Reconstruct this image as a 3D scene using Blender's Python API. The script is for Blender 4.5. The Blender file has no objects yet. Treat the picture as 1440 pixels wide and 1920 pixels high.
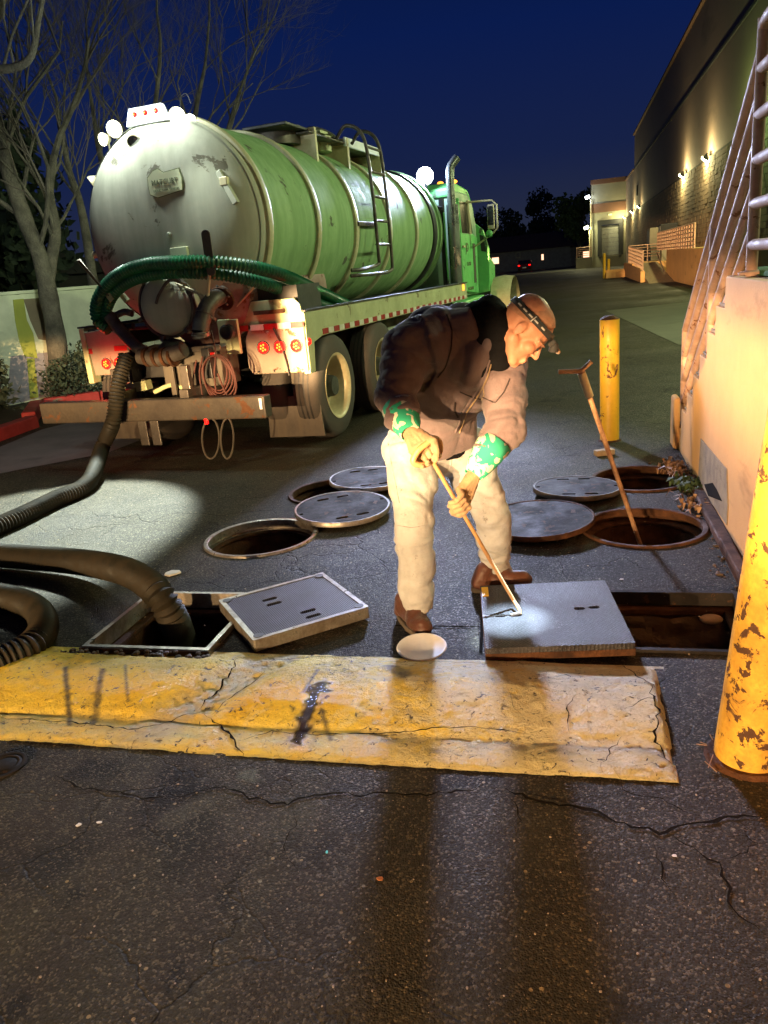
import bpy, bmesh, math, random
import numpy as np
from mathutils import Vector, Matrix, noise, geometry
random.seed(7)
sc = bpy.context.scene
C = bpy.data.collections.new('scene'); sc.collection.children.link(C)
PI = math.pi; rad = math.radians

# ------------------------------------------------------------------ camera
EYE = Vector((0, 0, 1.5)); PITCH = rad(17.2); ROLL = rad(5.2); FPX = 1442.0
_f = Vector((0, math.cos(PITCH), -math.sin(PITCH))); _u = Vector((0, math.sin(PITCH), math.cos(PITCH))); _r = Vector((1, 0, 0))
RT = _r*math.cos(ROLL) - _u*math.sin(ROLL); UP = _u*math.cos(ROLL) + _r*math.sin(ROLL)
cam = bpy.data.cameras.new('camera'); camo = bpy.data.objects.new('camera', cam); C.objects.link(camo)
m3 = Matrix((RT, UP, -_f)).transposed().to_4x4(); m3.translation = EYE; camo.matrix_world = m3
cam.sensor_fit = 'HORIZONTAL'; cam.sensor_width = 36; cam.lens = 36*FPX/1440; cam.clip_end = 2000; cam.clip_start = .05
sc.camera = camo
def ray(x, y): return _f + RT*((x-720)/FPX) - UP*((y-960)/FPX)
def gp(x, y, z=0):                     # point of the photograph on the level z
    d = ray(x, y); return EYE + d*((z-EYE.z)/d.z)
def at(x, y, Y):                       # point of the photograph at world depth Y
    d = ray(x, y); return EYE + d*(Y/d.y)

# ------------------------------------------------------------------ view + world (night)
sc.view_settings.view_transform = 'Standard'; sc.view_settings.look = 'None'
sc.view_settings.exposure = 0; sc.view_settings.gamma = 1; sc.view_settings.use_curve_mapping = False
try: sc.cycles.use_denoising = True; sc.cycles.max_bounces = 6; sc.cycles.sample_clamp_indirect = 3
except Exception: pass
W = bpy.data.worlds.new('World'); sc.world = W; W.use_nodes = True
nt = W.node_tree; nt.nodes.clear()
def wn(t, **k):
    n = nt.nodes.new(t)
    for a, b in k.items(): setattr(n, a, b)
    return n
tc = wn('ShaderNodeTexCoord'); sx = wn('ShaderNodeSeparateXYZ'); nt.links.new(tc.outputs['Generated'], sx.inputs[0])
rp = wn('ShaderNodeValToRGB'); nt.links.new(sx.outputs['Z'], rp.inputs[0])
els = rp.color_ramp.elements
for p, c in [(0, (.030, .034, .052)), (.04, (.018, .023, .048)), (.12, (.008, .015, .060)), (.25, (.003, .011, .072)), (.45, (.001, .005, .034)), (1, (.001, .003, .02))]:
    e = els[0] if p == 0 else (els[len(els)-1] if p == 1 else els.new(p))
    e.color = (*c, 1)
    e.position = p
sky = wn('ShaderNodeTexSky'); sky.sky_type = 'NISHITA'; sky.sun_disc = False; sky.sun_elevation = rad(-6); sky.sun_rotation = rad(-60)
mx = wn('ShaderNodeMix', data_type='RGBA', blend_type='ADD'); mx.inputs[0].default_value = .0
nt.links.new(rp.outputs[0], mx.inputs[6]); nt.links.new(sky.outputs[0], mx.inputs[7]); mx.inputs[0].default_value = .002
bg = wn('ShaderNodeBackground'); bg.inputs[1].default_value = 1.0; ow = wn('ShaderNodeOutputWorld')
nt.links.new(mx.outputs[2], bg.inputs[0]); nt.links.new(bg.outputs[0], ow.inputs[0])

# ------------------------------------------------------------------ frames of the place
AB = rad(14.6); BU = Vector((math.sin(AB), math.cos(AB), 0)); BV = Vector((math.cos(AB), -math.sin(AB), 0))
def B(v, u, z=0): return BV*v + BU*u + Vector((0, 0, z))        # building grid: v to the right, u away
AT = rad(20.8); TF = Vector((math.sin(AT), math.cos(AT), 0)); TR = Vector((math.cos(AT), -math.sin(AT), 0))
TO = TR*(-4.19) + TF*6.3                                           # truck origin: ground under its rear end
def onf(x, y, f):                                                  # pixel -> truck local point on plane y=f-6.3
    d = ray(x, y); p = EYE + d*(f/d.dot(TF)) if False else EYE + d*((f - EYE.dot(TF))/d.dot(TF))
    q = p - TO; return Vector((q.dot(TR), q.dot(TF), p.z))
def T(x, y, z=0): return TO + TR*x + TF*y + Vector((0, 0, z))

# ------------------------------------------------------------------ lights
def spot(name, loc, target, power, col, angle=60, blend=.4, size=.05):
    l = bpy.data.lights.new(name, 'SPOT'); l.energy = power; l.color = col; l.spot_size = rad(angle); l.spot_blend = blend; l.shadow_soft_size = size
    o = bpy.data.objects.new(name, l); C.objects.link(o); o.location = loc
    o.rotation_euler = (Vector(target)-Vector(loc)).to_track_quat('-Z', 'Y').to_euler(); return o
def point(name, loc, power, col, size=.08):
    l = bpy.data.lights.new(name, 'POINT'); l.energy = power; l.color = col; l.shadow_soft_size = size
    o = bpy.data.objects.new(name, l); C.objects.link(o); o.location = loc; return o
WARM = (1, .63, .30)
def headlight(name, loc, target, power, low, high, step, lobe_gain=0.0):
    # dipped beam of the vehicle parked behind the photographer: flat cutoff that steps up to its right
    o = spot(name, loc, target, power, WARM, 100, .5, .04); l = o.data; l.use_nodes = True; t = l.node_tree
    t.nodes.clear(); N = t.nodes.new; L = t.links.new
    geo = N('ShaderNodeTexCoord'); s = N('ShaderNodeSeparateXYZ'); L(geo.outputs['Normal'], s.inputs[0])
    def mth(op, a, b=None, clamp=False):
        n = N('ShaderNodeMath'); n.operation = op; n.use_clamp = clamp
        for i, v in enumerate((a, b)):
            if v is None: continue
            if isinstance(v, (int, float)): n.inputs[i].default_value = v
            else: L(v, n.inputs[i])
        return n.outputs[0]
    az = mth('ABSOLUTE', s.outputs['Z']); tx = mth('DIVIDE', s.outputs['X'], az); ty = mth('DIVIDE', s.outputs['Y'], az)
    def ss(v, lo, hi):
        m = N('ShaderNodeMapRange'); m.interpolation_type = 'SMOOTHSTEP'; L(v, m.inputs[0]); m.inputs[1].default_value = lo; m.inputs[2].default_value = hi; return m.outputs[0]
    k = ss(tx, step-.006, step+.006)
    thr = mth('ADD', mth('MULTIPLY', k, high-low), low)
    d = mth('SUBTRACT', ty, thr)
    below = mth('SUBTRACT', 1.0, ss(d, -.014, .010))
    near = ss(ty, -.62, -.03)              # the beam fades towards the ground in front of the lamp
    kk = mth('ADD', mth('MULTIPLY', near, .94), .06)
    lobe = mth('MULTIPLY', ss(tx, math.tan(rad(-12)), math.tan(rad(-11))), mth('SUBTRACT', 1.0, ss(tx, math.tan(rad(-4)), math.tan(rad(-3)))))   # long range hot spot just under the cutoff
    hot = mth('MULTIPLY', mth('MULTIPLY', lobe, ss(ty, -.045, -.02)), lobe_gain); gain = mth('ADD', mth('MULTIPLY', mth('MULTIPLY', ss(ty, -.075, -.01), 3.2), mth('SUBTRACT', 1.0, mth('MULTIPLY', ss(ty, 0.0, .025), .85))), 1.0)
    hot = mth('MULTIPLY', hot, mth('SUBTRACT', 1.0, ss(ty, .03, .045)))
    st = mth('ADD', mth('MULTIPLY', mth('MULTIPLY', below, kk), gain), .003); st = mth('ADD', st, hot)
    em = N('ShaderNodeEmission'); L(st, em.inputs[1]); em.inputs[0].default_value = (1, 1, 1, 1); out = N('ShaderNodeOutputLight'); L(em.outputs[0], out.inputs[0])
    return o
HL0 = Vector((-4.7, -3.7, 1.0)); HL1 = Vector((-3.5, -4.4, 1.0))
for i, h in enumerate((HL0, HL1)):
    d = Vector((math.sin(rad(32)), math.cos(rad(32)), 0))
    stepdir = at(928, 600, 3.0) - h; ang = math.atan2(stepdir.x, stepdir.y) - rad(32)
    headlight('headlamp_beam', h, h + d*10, 3300, -.003, .036, math.tan(ang), 30.0 if i == 0 else 0.0)
# wall pack lamps of the building that light the yard (greenish discharge lamps), one row at 5.1 m
GREEN = (.86, 1.0, .55)
LAMP_U = [-1.5, 6.6, 14.7, 22.7, 30.8, 39.3, 47.0]
# ------------------------------------------------------------------ mesh helpers
class MB:
    def __init__(s): s.v = []; s.f = []
    def add(s, vs, fs):
        b = len(s.v); s.v += [Vector(p) for p in vs]; s.f += [tuple(b+i for i in f) for f in fs]; return s
    def box(s, c, d, rot=None):
        c = Vector(c); vs = []
        for z in (-.5, .5):
            for x, y in ((-.5, -.5), (.5, -.5), (.5, .5), (-.5, .5)):
                p = Vector((x*d[0], y*d[1], z*d[2])); vs.append(c + (rot @ p if rot else p))
        return s.add(vs, [(3, 2, 1, 0), (4, 5, 6, 7), (0, 1, 5, 4), (1, 2, 6, 5), (2, 3, 7, 6), (3, 0, 4, 7)])
    def tube(s, path, r, n=10, caps=True, flat=1.0, upv=None):
        path = [Vector(p) for p in path]; m = len(path); rs = r if isinstance(r, (list, tuple)) else [r]*m
        t0 = (path[1]-path[0]).normalized()
        up = Vector(upv) if upv else (Vector((0, 0, 1)) if abs(t0.z) < .9 else Vector((1, 0, 0)))
        nrm = (up - t0*up.dot(t0)).normalized(); vs = []
        for i, p in enumerate(path):
            t = (path[min(i+1, m-1)] - path[max(i-1, 0)]).normalized()
            nrm = (nrm - t*nrm.dot(t)).normalized(); bn = t.cross(nrm)
            for k in range(n):
                a = 2*PI*k/n; vs.append(p + (nrm*math.cos(a)*flat + bn*math.sin(a))*rs[i])
        fs = [(i*n+k, i*n+(k+1) % n, (i+1)*n+(k+1) % n, (i+1)*n+k) for i in range(m-1) for k in range(n)]
        if caps: fs += [tuple(range(n-1, -1, -1)), tuple((m-1)*n+k for k in range(n))]
        return s.add(vs, fs)
    def cyl(s, a, b, r, n=16, r2=None): return s.tube([a, b], [r, r if r2 is None else r2], n)
    def lathe(s, prof, M=None, n=32, closed=False):       # prof: (radius, height) round the local z axis
        vs = []; m = len(prof)
        for rr, h in prof:
            for k in range(n):
                a = 2*PI*k/n; p = Vector((rr*math.cos(a), rr*math.sin(a), h)); vs.append(M @ p if M else p)
        fs = [(i*n+k, i*n+(k+1) % n, (i+1)*n+(k+1) % n, (i+1)*n+k) for i in range(m-1) for k in range(n)]
        if not closed:
            if prof[0][0] > 1e-6: fs.append(tuple(range(n-1, -1, -1)))
            if prof[-1][0] > 1e-6: fs.append(tuple((m-1)*n+k for k in range(n)))
        return s.add(vs, fs)
    def ell(s, c, r, M=None, nu=16, nv=10):
        vs = []; fs = []
        c = Vector(c)
        for i in range(nv+1):
            th = PI*i/nv
            for k in range(nu):
                a = 2*PI*k/nu; p = Vector((r[0]*math.sin(th)*math.cos(a), r[1]*math.sin(th)*math.sin(a), r[2]*math.cos(th)))
                vs.append(c + (M @ p if M else p))
        for i in range(nv):
            for k in range(nu): fs.append((i*nu+k, (i+1)*nu+k, (i+1)*nu+(k+1) % nu, i*nu+(k+1) % nu))
        return s.add(vs, fs)
    def cap(s, a, b, ra, rb, n=14, flat=1.0, upv=None):    # tapered capsule
        a = Vector(a); b = Vector(b); d = (b-a); L = d.length or 1e-6; d /= L; P = []; R = []
        for i in range(5):
            t = (i/4)*PI/2; P.append(a - d*ra*math.cos(t)); R.append(max(ra*math.sin(t), .0006))
        for i in range(5):
            t = (i/4)*PI/2; P.append(b + d*rb*math.sin(t)); R.append(max(rb*math.cos(t), .0006))
        return s.tube(P, R, n, True, flat, upv)
    def prism(s, poly, ax0, ax1, ax2, o, h):                # polygon (a,b) on axes ax0,ax1 pushed h along ax2
        o = Vector(o); n = len(poly); ax0 = Vector(ax0); ax1 = Vector(ax1); ax2 = Vector(ax2)
        vs = [o+ax0*a+ax1*b for a, b in poly] + [o+ax0*a+ax1*b+ax2*h for a, b in poly]
        fs = [tuple(range(n-1, -1, -1)), tuple(range(n, 2*n))] + [(i, (i+1) % n, n+(i+1) % n, n+i) for i in range(n)]
        return s.add(vs, fs)
    def build(s, name, mat, parent=None, smooth=False, bevel=0, recenter=False, world=False, seg=2):
        me = bpy.data.meshes.new(name); V = s.v
        loc = Vector((0, 0, 0))
        if world and parent is not None:
            mi = parent.matrix_basis.inverted()
            if parent.parent is not None: mi = mi @ parent.parent.matrix_basis.inverted()
            V = [mi @ p for p in V]
        if recenter:
            lo = Vector([min(p[i] for p in V) for i in range(3)]); hi = Vector([max(p[i] for p in V) for i in range(3)])
            loc = Vector(((lo.x+hi.x)/2, (lo.y+hi.y)/2, lo.z)); V = [p-loc for p in V]
        me.from_pydata([tuple(p) for p in V], [], s.f); me.update()
        bm = bmesh.new(); bm.from_mesh(me); bmesh.ops.recalc_face_normals(bm, faces=bm.faces); bm.to_mesh(me); bm.free()
        if mat: me.materials.append(mat)
        o = bpy.data.objects.new(name, me); C.objects.link(o); o.location = loc
        if parent: o.parent = parent
        if bevel:
            b = o.modifiers.new('bevel', 'BEVEL'); b.width = bevel; b.segments = seg; b.limit_method = 'ANGLE'; b.angle_limit = rad(40)
        if smooth: shade(o)
        return o
def shade(o, ang=40):
    me = o.data
    for p in me.polygons: p.use_smooth = True
    try: me.set_sharp_from_angle(angle=rad(ang))
    except Exception: pass
def mesh_obj(name, me, mat, parent=None, loc=None):
    if mat and not me.materials: me.materials.append(mat)
    o = bpy.data.objects.new(name, me); C.objects.link(o)
    if parent: o.parent = parent
    if loc is not None: o.location = loc
    return o
def tag(o, label=None, cat=None, group=None, kind=None):
    if label: o['label'] = label
    if cat: o['category'] = cat
    if group: o['group'] = group
    if kind: o['kind'] = kind
    return o
def thing(name, label, cat, loc=(0, 0, 0), rz=0, group=None):
    o = bpy.data.objects.new(name, None); C.objects.link(o); o.empty_display_size = .2
    o.location = loc; o.rotation_euler = (0, 0, rz); o.matrix_basis = Matrix.Translation(Vector(loc)) @ Matrix.Rotation(rz, 4, 'Z')
    return tag(o, label, cat, group)
def kids(o): return [c for c in C.objects if c.parent == o]
def copy_tree(o, parent=None):
    c = o.copy(); C.objects.link(c)
    if parent is not None: c.parent = parent
    for ch in kids(o): copy_tree(ch, c)
    return c
def spline(pts, n=12):                                       # Catmull-Rom
    P = [Vector(p) for p in pts]; P = [P[0]*2-P[1]] + P + [P[-1]*2-P[-2]]; out = []
    for i in range(1, len(P)-2):
        for k in range(n):
            t = k/n; a, b, c, d = P[i-1], P[i], P[i+1], P[i+2]
            out.append(.5*((2*b) + (c-a)*t + (2*a-5*b+4*c-d)*t*t + (3*b-a-3*c+d)*t**3))
    out.append(P[-2]); return out
def cdt_plate(outer, holes, z=0, extra=()):                  # flat sheet with holes (2D lists)
    vs = []; es = []
    for loop in [outer]+list(holes):
        b = len(vs); n = len(loop); vs += [Vector((p[0], p[1])) for p in loop]; es += [(b+i, b+(i+1) % n) for i in range(n)]
    vs += [Vector(p) for p in extra]
    ov, oe, of, _, _, _ = geometry.delaunay_2d_cdt(vs, es, [], 0, 1e-6)
    def inside(p, lp):
        c = False; n = len(lp); j = n-1
        for i in range(n):
            if (lp[i][1] > p[1]) != (lp[j][1] > p[1]) and p[0] < (lp[j][0]-lp[i][0])*(p[1]-lp[i][1])/(lp[j][1]-lp[i][1])+lp[i][0]: c = not c
            j = i
        return c
    fs = []
    for f in of:
        m = sum((ov[i] for i in f), Vector((0, 0)))/len(f)
        if inside(m, outer) and not any(inside(m, h) for h in holes): fs.append(tuple(f))
    return [Vector((p.x, p.y, z)) for p in ov], fs
def plate(mb, outer, holes, z0, z1, M=None):                 # slab with through holes
    f = (lambda p: M @ p) if M else (lambda p: p)
    for z in (z0, z1):
        v, fs = cdt_plate(outer, holes, z); mb.add([f(p) for p in v], fs)
    for lp in [outer]+list(holes):
        n = len(lp); mb.add([f(Vector((p[0], p[1], z))) for z in (z0, z1) for p in lp], [(i, (i+1) % n, n+(i+1) % n, n+i) for i in range(n)])
    return mb
def circle(cx, cy, r, n=48, ry=None): return [(cx+r*math.cos(2*PI*i/n), cy+(ry or r)*math.sin(2*PI*i/n)) for i in range(n)]
def rrect(cx, cy, w, h, r, k=4):
    out = []
    for sx_, sy_, a0 in ((1, 1, 0), (-1, 1, 90), (-1, -1, 180), (1, -1, 270)):
        for i in range(k+1):
            a = rad(a0+90*i/k); out.append((cx+sx_*(w/2-r)+r*math.cos(a), cy+sy_*(h/2-r)+r*math.sin(a)))
    return out

# ------------------------------------------------------------------ materials
class NT:
    def __init__(s, name):
        s.m = bpy.data.materials.new(name); s.m.use_nodes = True; s.t = s.m.node_tree
        s.b = s.t.nodes['Principled BSDF']; s.out = s.t.nodes['Material Output']
        s.co = s.t.nodes.new('ShaderNodeTexCoord').outputs['Object']
    def link(s, a, b):
        if isinstance(a, (int, float)): b.default_value = a
        elif isinstance(a, tuple): b.default_value = (*a, 1) if len(a) == 3 else a
        else: s.t.links.new(a, b)
    def map(s, sc=(1, 1, 1), rot=(0, 0, 0), loc=(0, 0, 0)):
        n = s.t.nodes.new('ShaderNodeMapping'); s.link(s.co, n.inputs[0]); n.inputs['Scale'].default_value = sc; n.inputs['Rotation'].default_value = rot; n.inputs['Location'].default_value = loc
        return n.outputs[0]
    def noise(s, scale, detail=5, rough=.55, vec=None, dist=0, w=None):
        n = s.t.nodes.new('ShaderNodeTexNoise'); s.link(vec or s.co, n.inputs['Vector']); n.inputs['Scale'].default_value = scale
        n.inputs['Detail'].default_value = detail; n.inputs['Roughness'].default_value = rough; n.inputs['Distortion'].default_value = dist; return n.outputs[0]
    def voro(s, scale, feature='F1', vec=None, out='Distance', rnd=1):
        n = s.t.nodes.new('ShaderNodeTexVoronoi'); n.feature = feature; s.link(vec or s.co, n.inputs['Vector']); n.inputs['Scale'].default_value = scale; n.inputs['Randomness'].default_value = rnd; return n.outputs[out]
    def wave(s, scale, vec=None, dist=0, d='X'):
        n = s.t.nodes.new('ShaderNodeTexWave'); n.bands_direction = d; s.link(vec or s.co, n.inputs['Vector']); n.inputs['Scale'].default_value = scale; n.inputs['Distortion'].default_value = dist; return n.outputs['Fac']
    def ramp(s, fac, stops):
        n = s.t.nodes.new('ShaderNodeValToRGB'); s.link(fac, n.inputs[0]); e = n.color_ramp.elements
        while len(e) > 1: e.remove(e[-1])
        for i, (p, c) in enumerate(stops):
            if i: k = e.new(p)
            else: k = e[0]; k.position = p
            k.color = (c, c, c, 1) if isinstance(c, (int, float)) else (*c, 1)
        return n.outputs[0]
    def mix(s, fac, a, b, mode='MIX'):
        n = s.t.nodes.new('ShaderNodeMix'); n.data_type = 'RGBA'; n.blend_type = mode; s.link(fac, n.inputs[0]); s.link(a, n.inputs[6]); s.link(b, n.inputs[7]); return n.outputs[2]
    def math(s, op, a, b=0, clamp=False):
        n = s.t.nodes.new('ShaderNodeMath'); n.operation = op; n.use_clamp = clamp; s.link(a, n.inputs[0]); s.link(b, n.inputs[1]); return n.outputs[0]
    def sep(s, vec=None):
        n = s.t.nodes.new('ShaderNodeSeparateXYZ'); s.link(vec or s.co, n.inputs[0]); return n.outputs
    def bump(s, h, strength=.5, dist=.01, prev=None):
        n = s.t.nodes.new('ShaderNodeBump'); s.link(h, n.inputs['Height']); n.inputs['Strength'].default_value = strength; n.inputs['Distance'].default_value = dist
        if prev: s.link(prev, n.inputs['Normal'])
        return n.outputs[0]
    def done(s, col, rough=.6, metal=0, normal=None):
        s.link(col, s.b.inputs['Base Color']); s.link(rough, s.b.inputs['Roughness']); s.link(metal, s.b.inputs['Metallic'])
        if normal is not None: s.link(normal, s.b.inputs['Normal'])
        return s.m
def paint(name, c, c2=None, rough=.5, metal=0, scale=6, bump=.25, bd=.004, dirt=None, rust=0, rustc=(.07, .03, .012), streak=False):
    n = NT(name); c2 = c2 or tuple(x*.6 for x in c)
    vec = n.map((6, 6, .6)) if streak else None
    a = n.noise(scale, 6, .6, vec); col = n.mix(n.ramp(a, [(.35, 0), (.68, 1)]), c, c2)
    fine = n.noise(scale*9, 4, .6)
    col = n.mix(n.ramp(fine, [(.4, 0), (.75, .5)]), col, c2)
    r = n.ramp(a, [(.3, max(rough-.12, .05)), (.7, min(rough+.2, 1))])
    if rust:
        k = n.ramp(n.noise(scale*1.7, 8, .65, dist=.5), [(.62-rust*.22, 0), (.645-rust*.22, 1)])
        col = n.mix(k, col, n.mix(fine, rustc, tuple(x*2.2 for x in rustc))); r = n.mix(k, r, (.85, .85, .85))
    return n.done(col, r, metal, n.bump(fine, bump, bd))
def emis(name, c, s):
    m = bpy.data.materials.new(name); m.use_nodes = True; b = m.node_tree.nodes['Principled BSDF']
    b.inputs['Base Color'].default_value = (*c, 1); b.inputs['Emission Color'].default_value = (*c, 1); b.inputs['Emission Strength'].default_value = s; b.inputs['Roughness'].default_value = .3
    return m
def asphalt():
    n = NT('asphalt'); big = n.noise(.45, 6, .6); mid = n.noise(3.1, 6, .65); fine = n.noise(95, 4, .7)
    col = n.mix(n.ramp(big, [(.38, 0), (.60, 1)]), (.058, .052, .046), (.024, .022, .021))
    col = n.mix(n.ramp(mid, [(.42, 0), (.72, .85)]), col, (.066, .060, .056))
    col = n.mix(n.ramp(n.noise(1.7, 3, .5, n.map((1, 1, 1), loc=(4, 9, 0))), [(.6, 0), (.68, .8)]), col, (.014, .013, .014))      # oil
    wq = n.t.nodes.new('ShaderNodeVectorMath'); wq.operation = 'SCALE'; nn_ = n.t.nodes.new('ShaderNodeTexNoise'); nn_.inputs['Scale'].default_value = 7; nn_.inputs['Detail'].default_value = 5; n.link(n.co, nn_.inputs['Vector']); n.link(nn_.outputs['Color'], wq.inputs[0]); wq.inputs['Scale'].default_value = .22
    wa_ = n.t.nodes.new('ShaderNodeVectorMath'); wa_.operation = 'ADD'; n.link(n.co, wa_.inputs[0]); n.link(wq.outputs[0], wa_.inputs[1])
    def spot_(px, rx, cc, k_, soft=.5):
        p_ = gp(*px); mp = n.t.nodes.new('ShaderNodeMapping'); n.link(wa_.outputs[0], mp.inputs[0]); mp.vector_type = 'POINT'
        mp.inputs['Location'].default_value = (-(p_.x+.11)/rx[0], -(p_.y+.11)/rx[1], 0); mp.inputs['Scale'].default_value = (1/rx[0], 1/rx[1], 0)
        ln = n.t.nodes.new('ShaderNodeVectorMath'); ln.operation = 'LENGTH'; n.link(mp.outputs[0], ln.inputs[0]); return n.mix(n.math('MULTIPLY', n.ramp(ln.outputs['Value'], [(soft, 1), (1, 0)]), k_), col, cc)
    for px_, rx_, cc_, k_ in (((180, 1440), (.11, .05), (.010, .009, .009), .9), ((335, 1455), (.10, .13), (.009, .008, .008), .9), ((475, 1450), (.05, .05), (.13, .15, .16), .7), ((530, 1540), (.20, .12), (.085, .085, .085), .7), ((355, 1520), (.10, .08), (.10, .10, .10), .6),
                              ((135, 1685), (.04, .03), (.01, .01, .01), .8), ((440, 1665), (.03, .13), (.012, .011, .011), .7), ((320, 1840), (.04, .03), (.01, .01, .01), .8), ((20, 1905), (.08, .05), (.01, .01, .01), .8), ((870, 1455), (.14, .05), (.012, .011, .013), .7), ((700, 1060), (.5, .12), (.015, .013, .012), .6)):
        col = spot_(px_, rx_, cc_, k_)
    ag = n.voro(165, out='Color'); agv = n.sep(ag)[0]
    col = n.mix(n.ramp(agv, [(.0, .55), (.45, .1), (.8, 0)]), col, (.012, .012, .012))
    col = n.mix(n.ramp(agv, [(.78, 0), (.95, .7)]), col, (.15, .12, .085))
    col = n.mix(n.ramp(fine, [(.45, 0), (.75, .5)]), col, (.02, .019, .018))
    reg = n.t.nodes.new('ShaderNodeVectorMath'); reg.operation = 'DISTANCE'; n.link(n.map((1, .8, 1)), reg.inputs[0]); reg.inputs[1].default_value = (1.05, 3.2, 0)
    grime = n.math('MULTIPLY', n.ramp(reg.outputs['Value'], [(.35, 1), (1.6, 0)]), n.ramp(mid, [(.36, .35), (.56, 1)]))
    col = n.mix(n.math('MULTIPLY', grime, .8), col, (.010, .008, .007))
    g2 = n.sep(n.voro(62, out='Color'))[1]; d2 = n.voro(62)
    k = n.math('MULTIPLY', n.ramp(g2, [(.978, 0), (.982, 1)]), n.ramp(d2, [(.28, 1), (.36, 0)]))
    col = n.mix(k, col, n.mix(n.sep(n.voro(62, out='Color'))[2], (.30, .23, .16), (.22, .21, .20)))
    wv = n.t.nodes.new('ShaderNodeVectorMath'); wv.operation = 'ADD'; n.link(n.co, wv.inputs[0])
    wn_ = n.t.nodes.new('ShaderNodeTexNoise'); wn_.inputs['Scale'].default_value = 3; wn_.inputs['Detail'].default_value = 6; n.link(n.co, wn_.inputs['Vector'])
    ws = n.t.nodes.new('ShaderNodeVectorMath'); ws.operation = 'SCALE'; n.link(wn_.outputs['Color'], ws.inputs[0]); ws.inputs['Scale'].default_value = .35; n.link(ws.outputs[0], wv.inputs[1])
    ck = n.math('MULTIPLY', n.ramp(n.voro(3.0, 'DISTANCE_TO_EDGE', wv.outputs[0]), [(0, 1), (.014, 0)]), n.ramp(n.noise(.9, 3, .5, n.map(loc=(1.3, 5.2, 0))), [(.47, 0), (.58, 1)]))
    col = n.mix(n.math('MULTIPLY', ck, .85), col, (.006, .005, .005))
    h = n.math('ADD', n.math('MULTIPLY', n.ramp(n.voro(165), [(0, 1), (.6, 0)]), .6), n.math('MULTIPLY', fine, .8))
    h = n.math('ADD', h, n.math('MULTIPLY', mid, 1.4)); h = n.math('SUBTRACT', h, n.math('MULTIPLY', ck, 1.5))
    r = n.ramp(big, [(.35, .95), (.6, .72)])
    r = n.math('SUBTRACT', r, n.math('MULTIPLY', n.ramp(agv, [(.55, 0), (1, 1)]), .28))
    n.b.inputs['Specular IOR Level'].default_value = .22
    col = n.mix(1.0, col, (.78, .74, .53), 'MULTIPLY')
    return n.done(col, r, 0, n.bump(h, .9, .006))
def concrete(name, c, c2, rough=.8, scale=2.5, blotch=None):
    n = NT(name); a = n.noise(scale, 7, .65); f = n.noise(70, 4, .6); col = n.mix(n.ramp(a, [(.35, 0), (.7, 1)]), c, c2)
    col = n.mix(n.ramp(n.noise(scale*.6, 4, .6, n.map((1, 1, 3), loc=(3, 1, 7))), [(.6, 0), (.72, .6)]), col, tuple(x*.45 for x in c2))
    if blotch: col = n.mix(n.ramp(n.noise(scale*.5, 2, .4, n.map(loc=(9, 2, 5))), [(.53, 0), (.545, 1)]), col, blotch)
    return n.done(col, rough, 0, n.bump(n.math('ADD', a, f), .5, .008))
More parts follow.
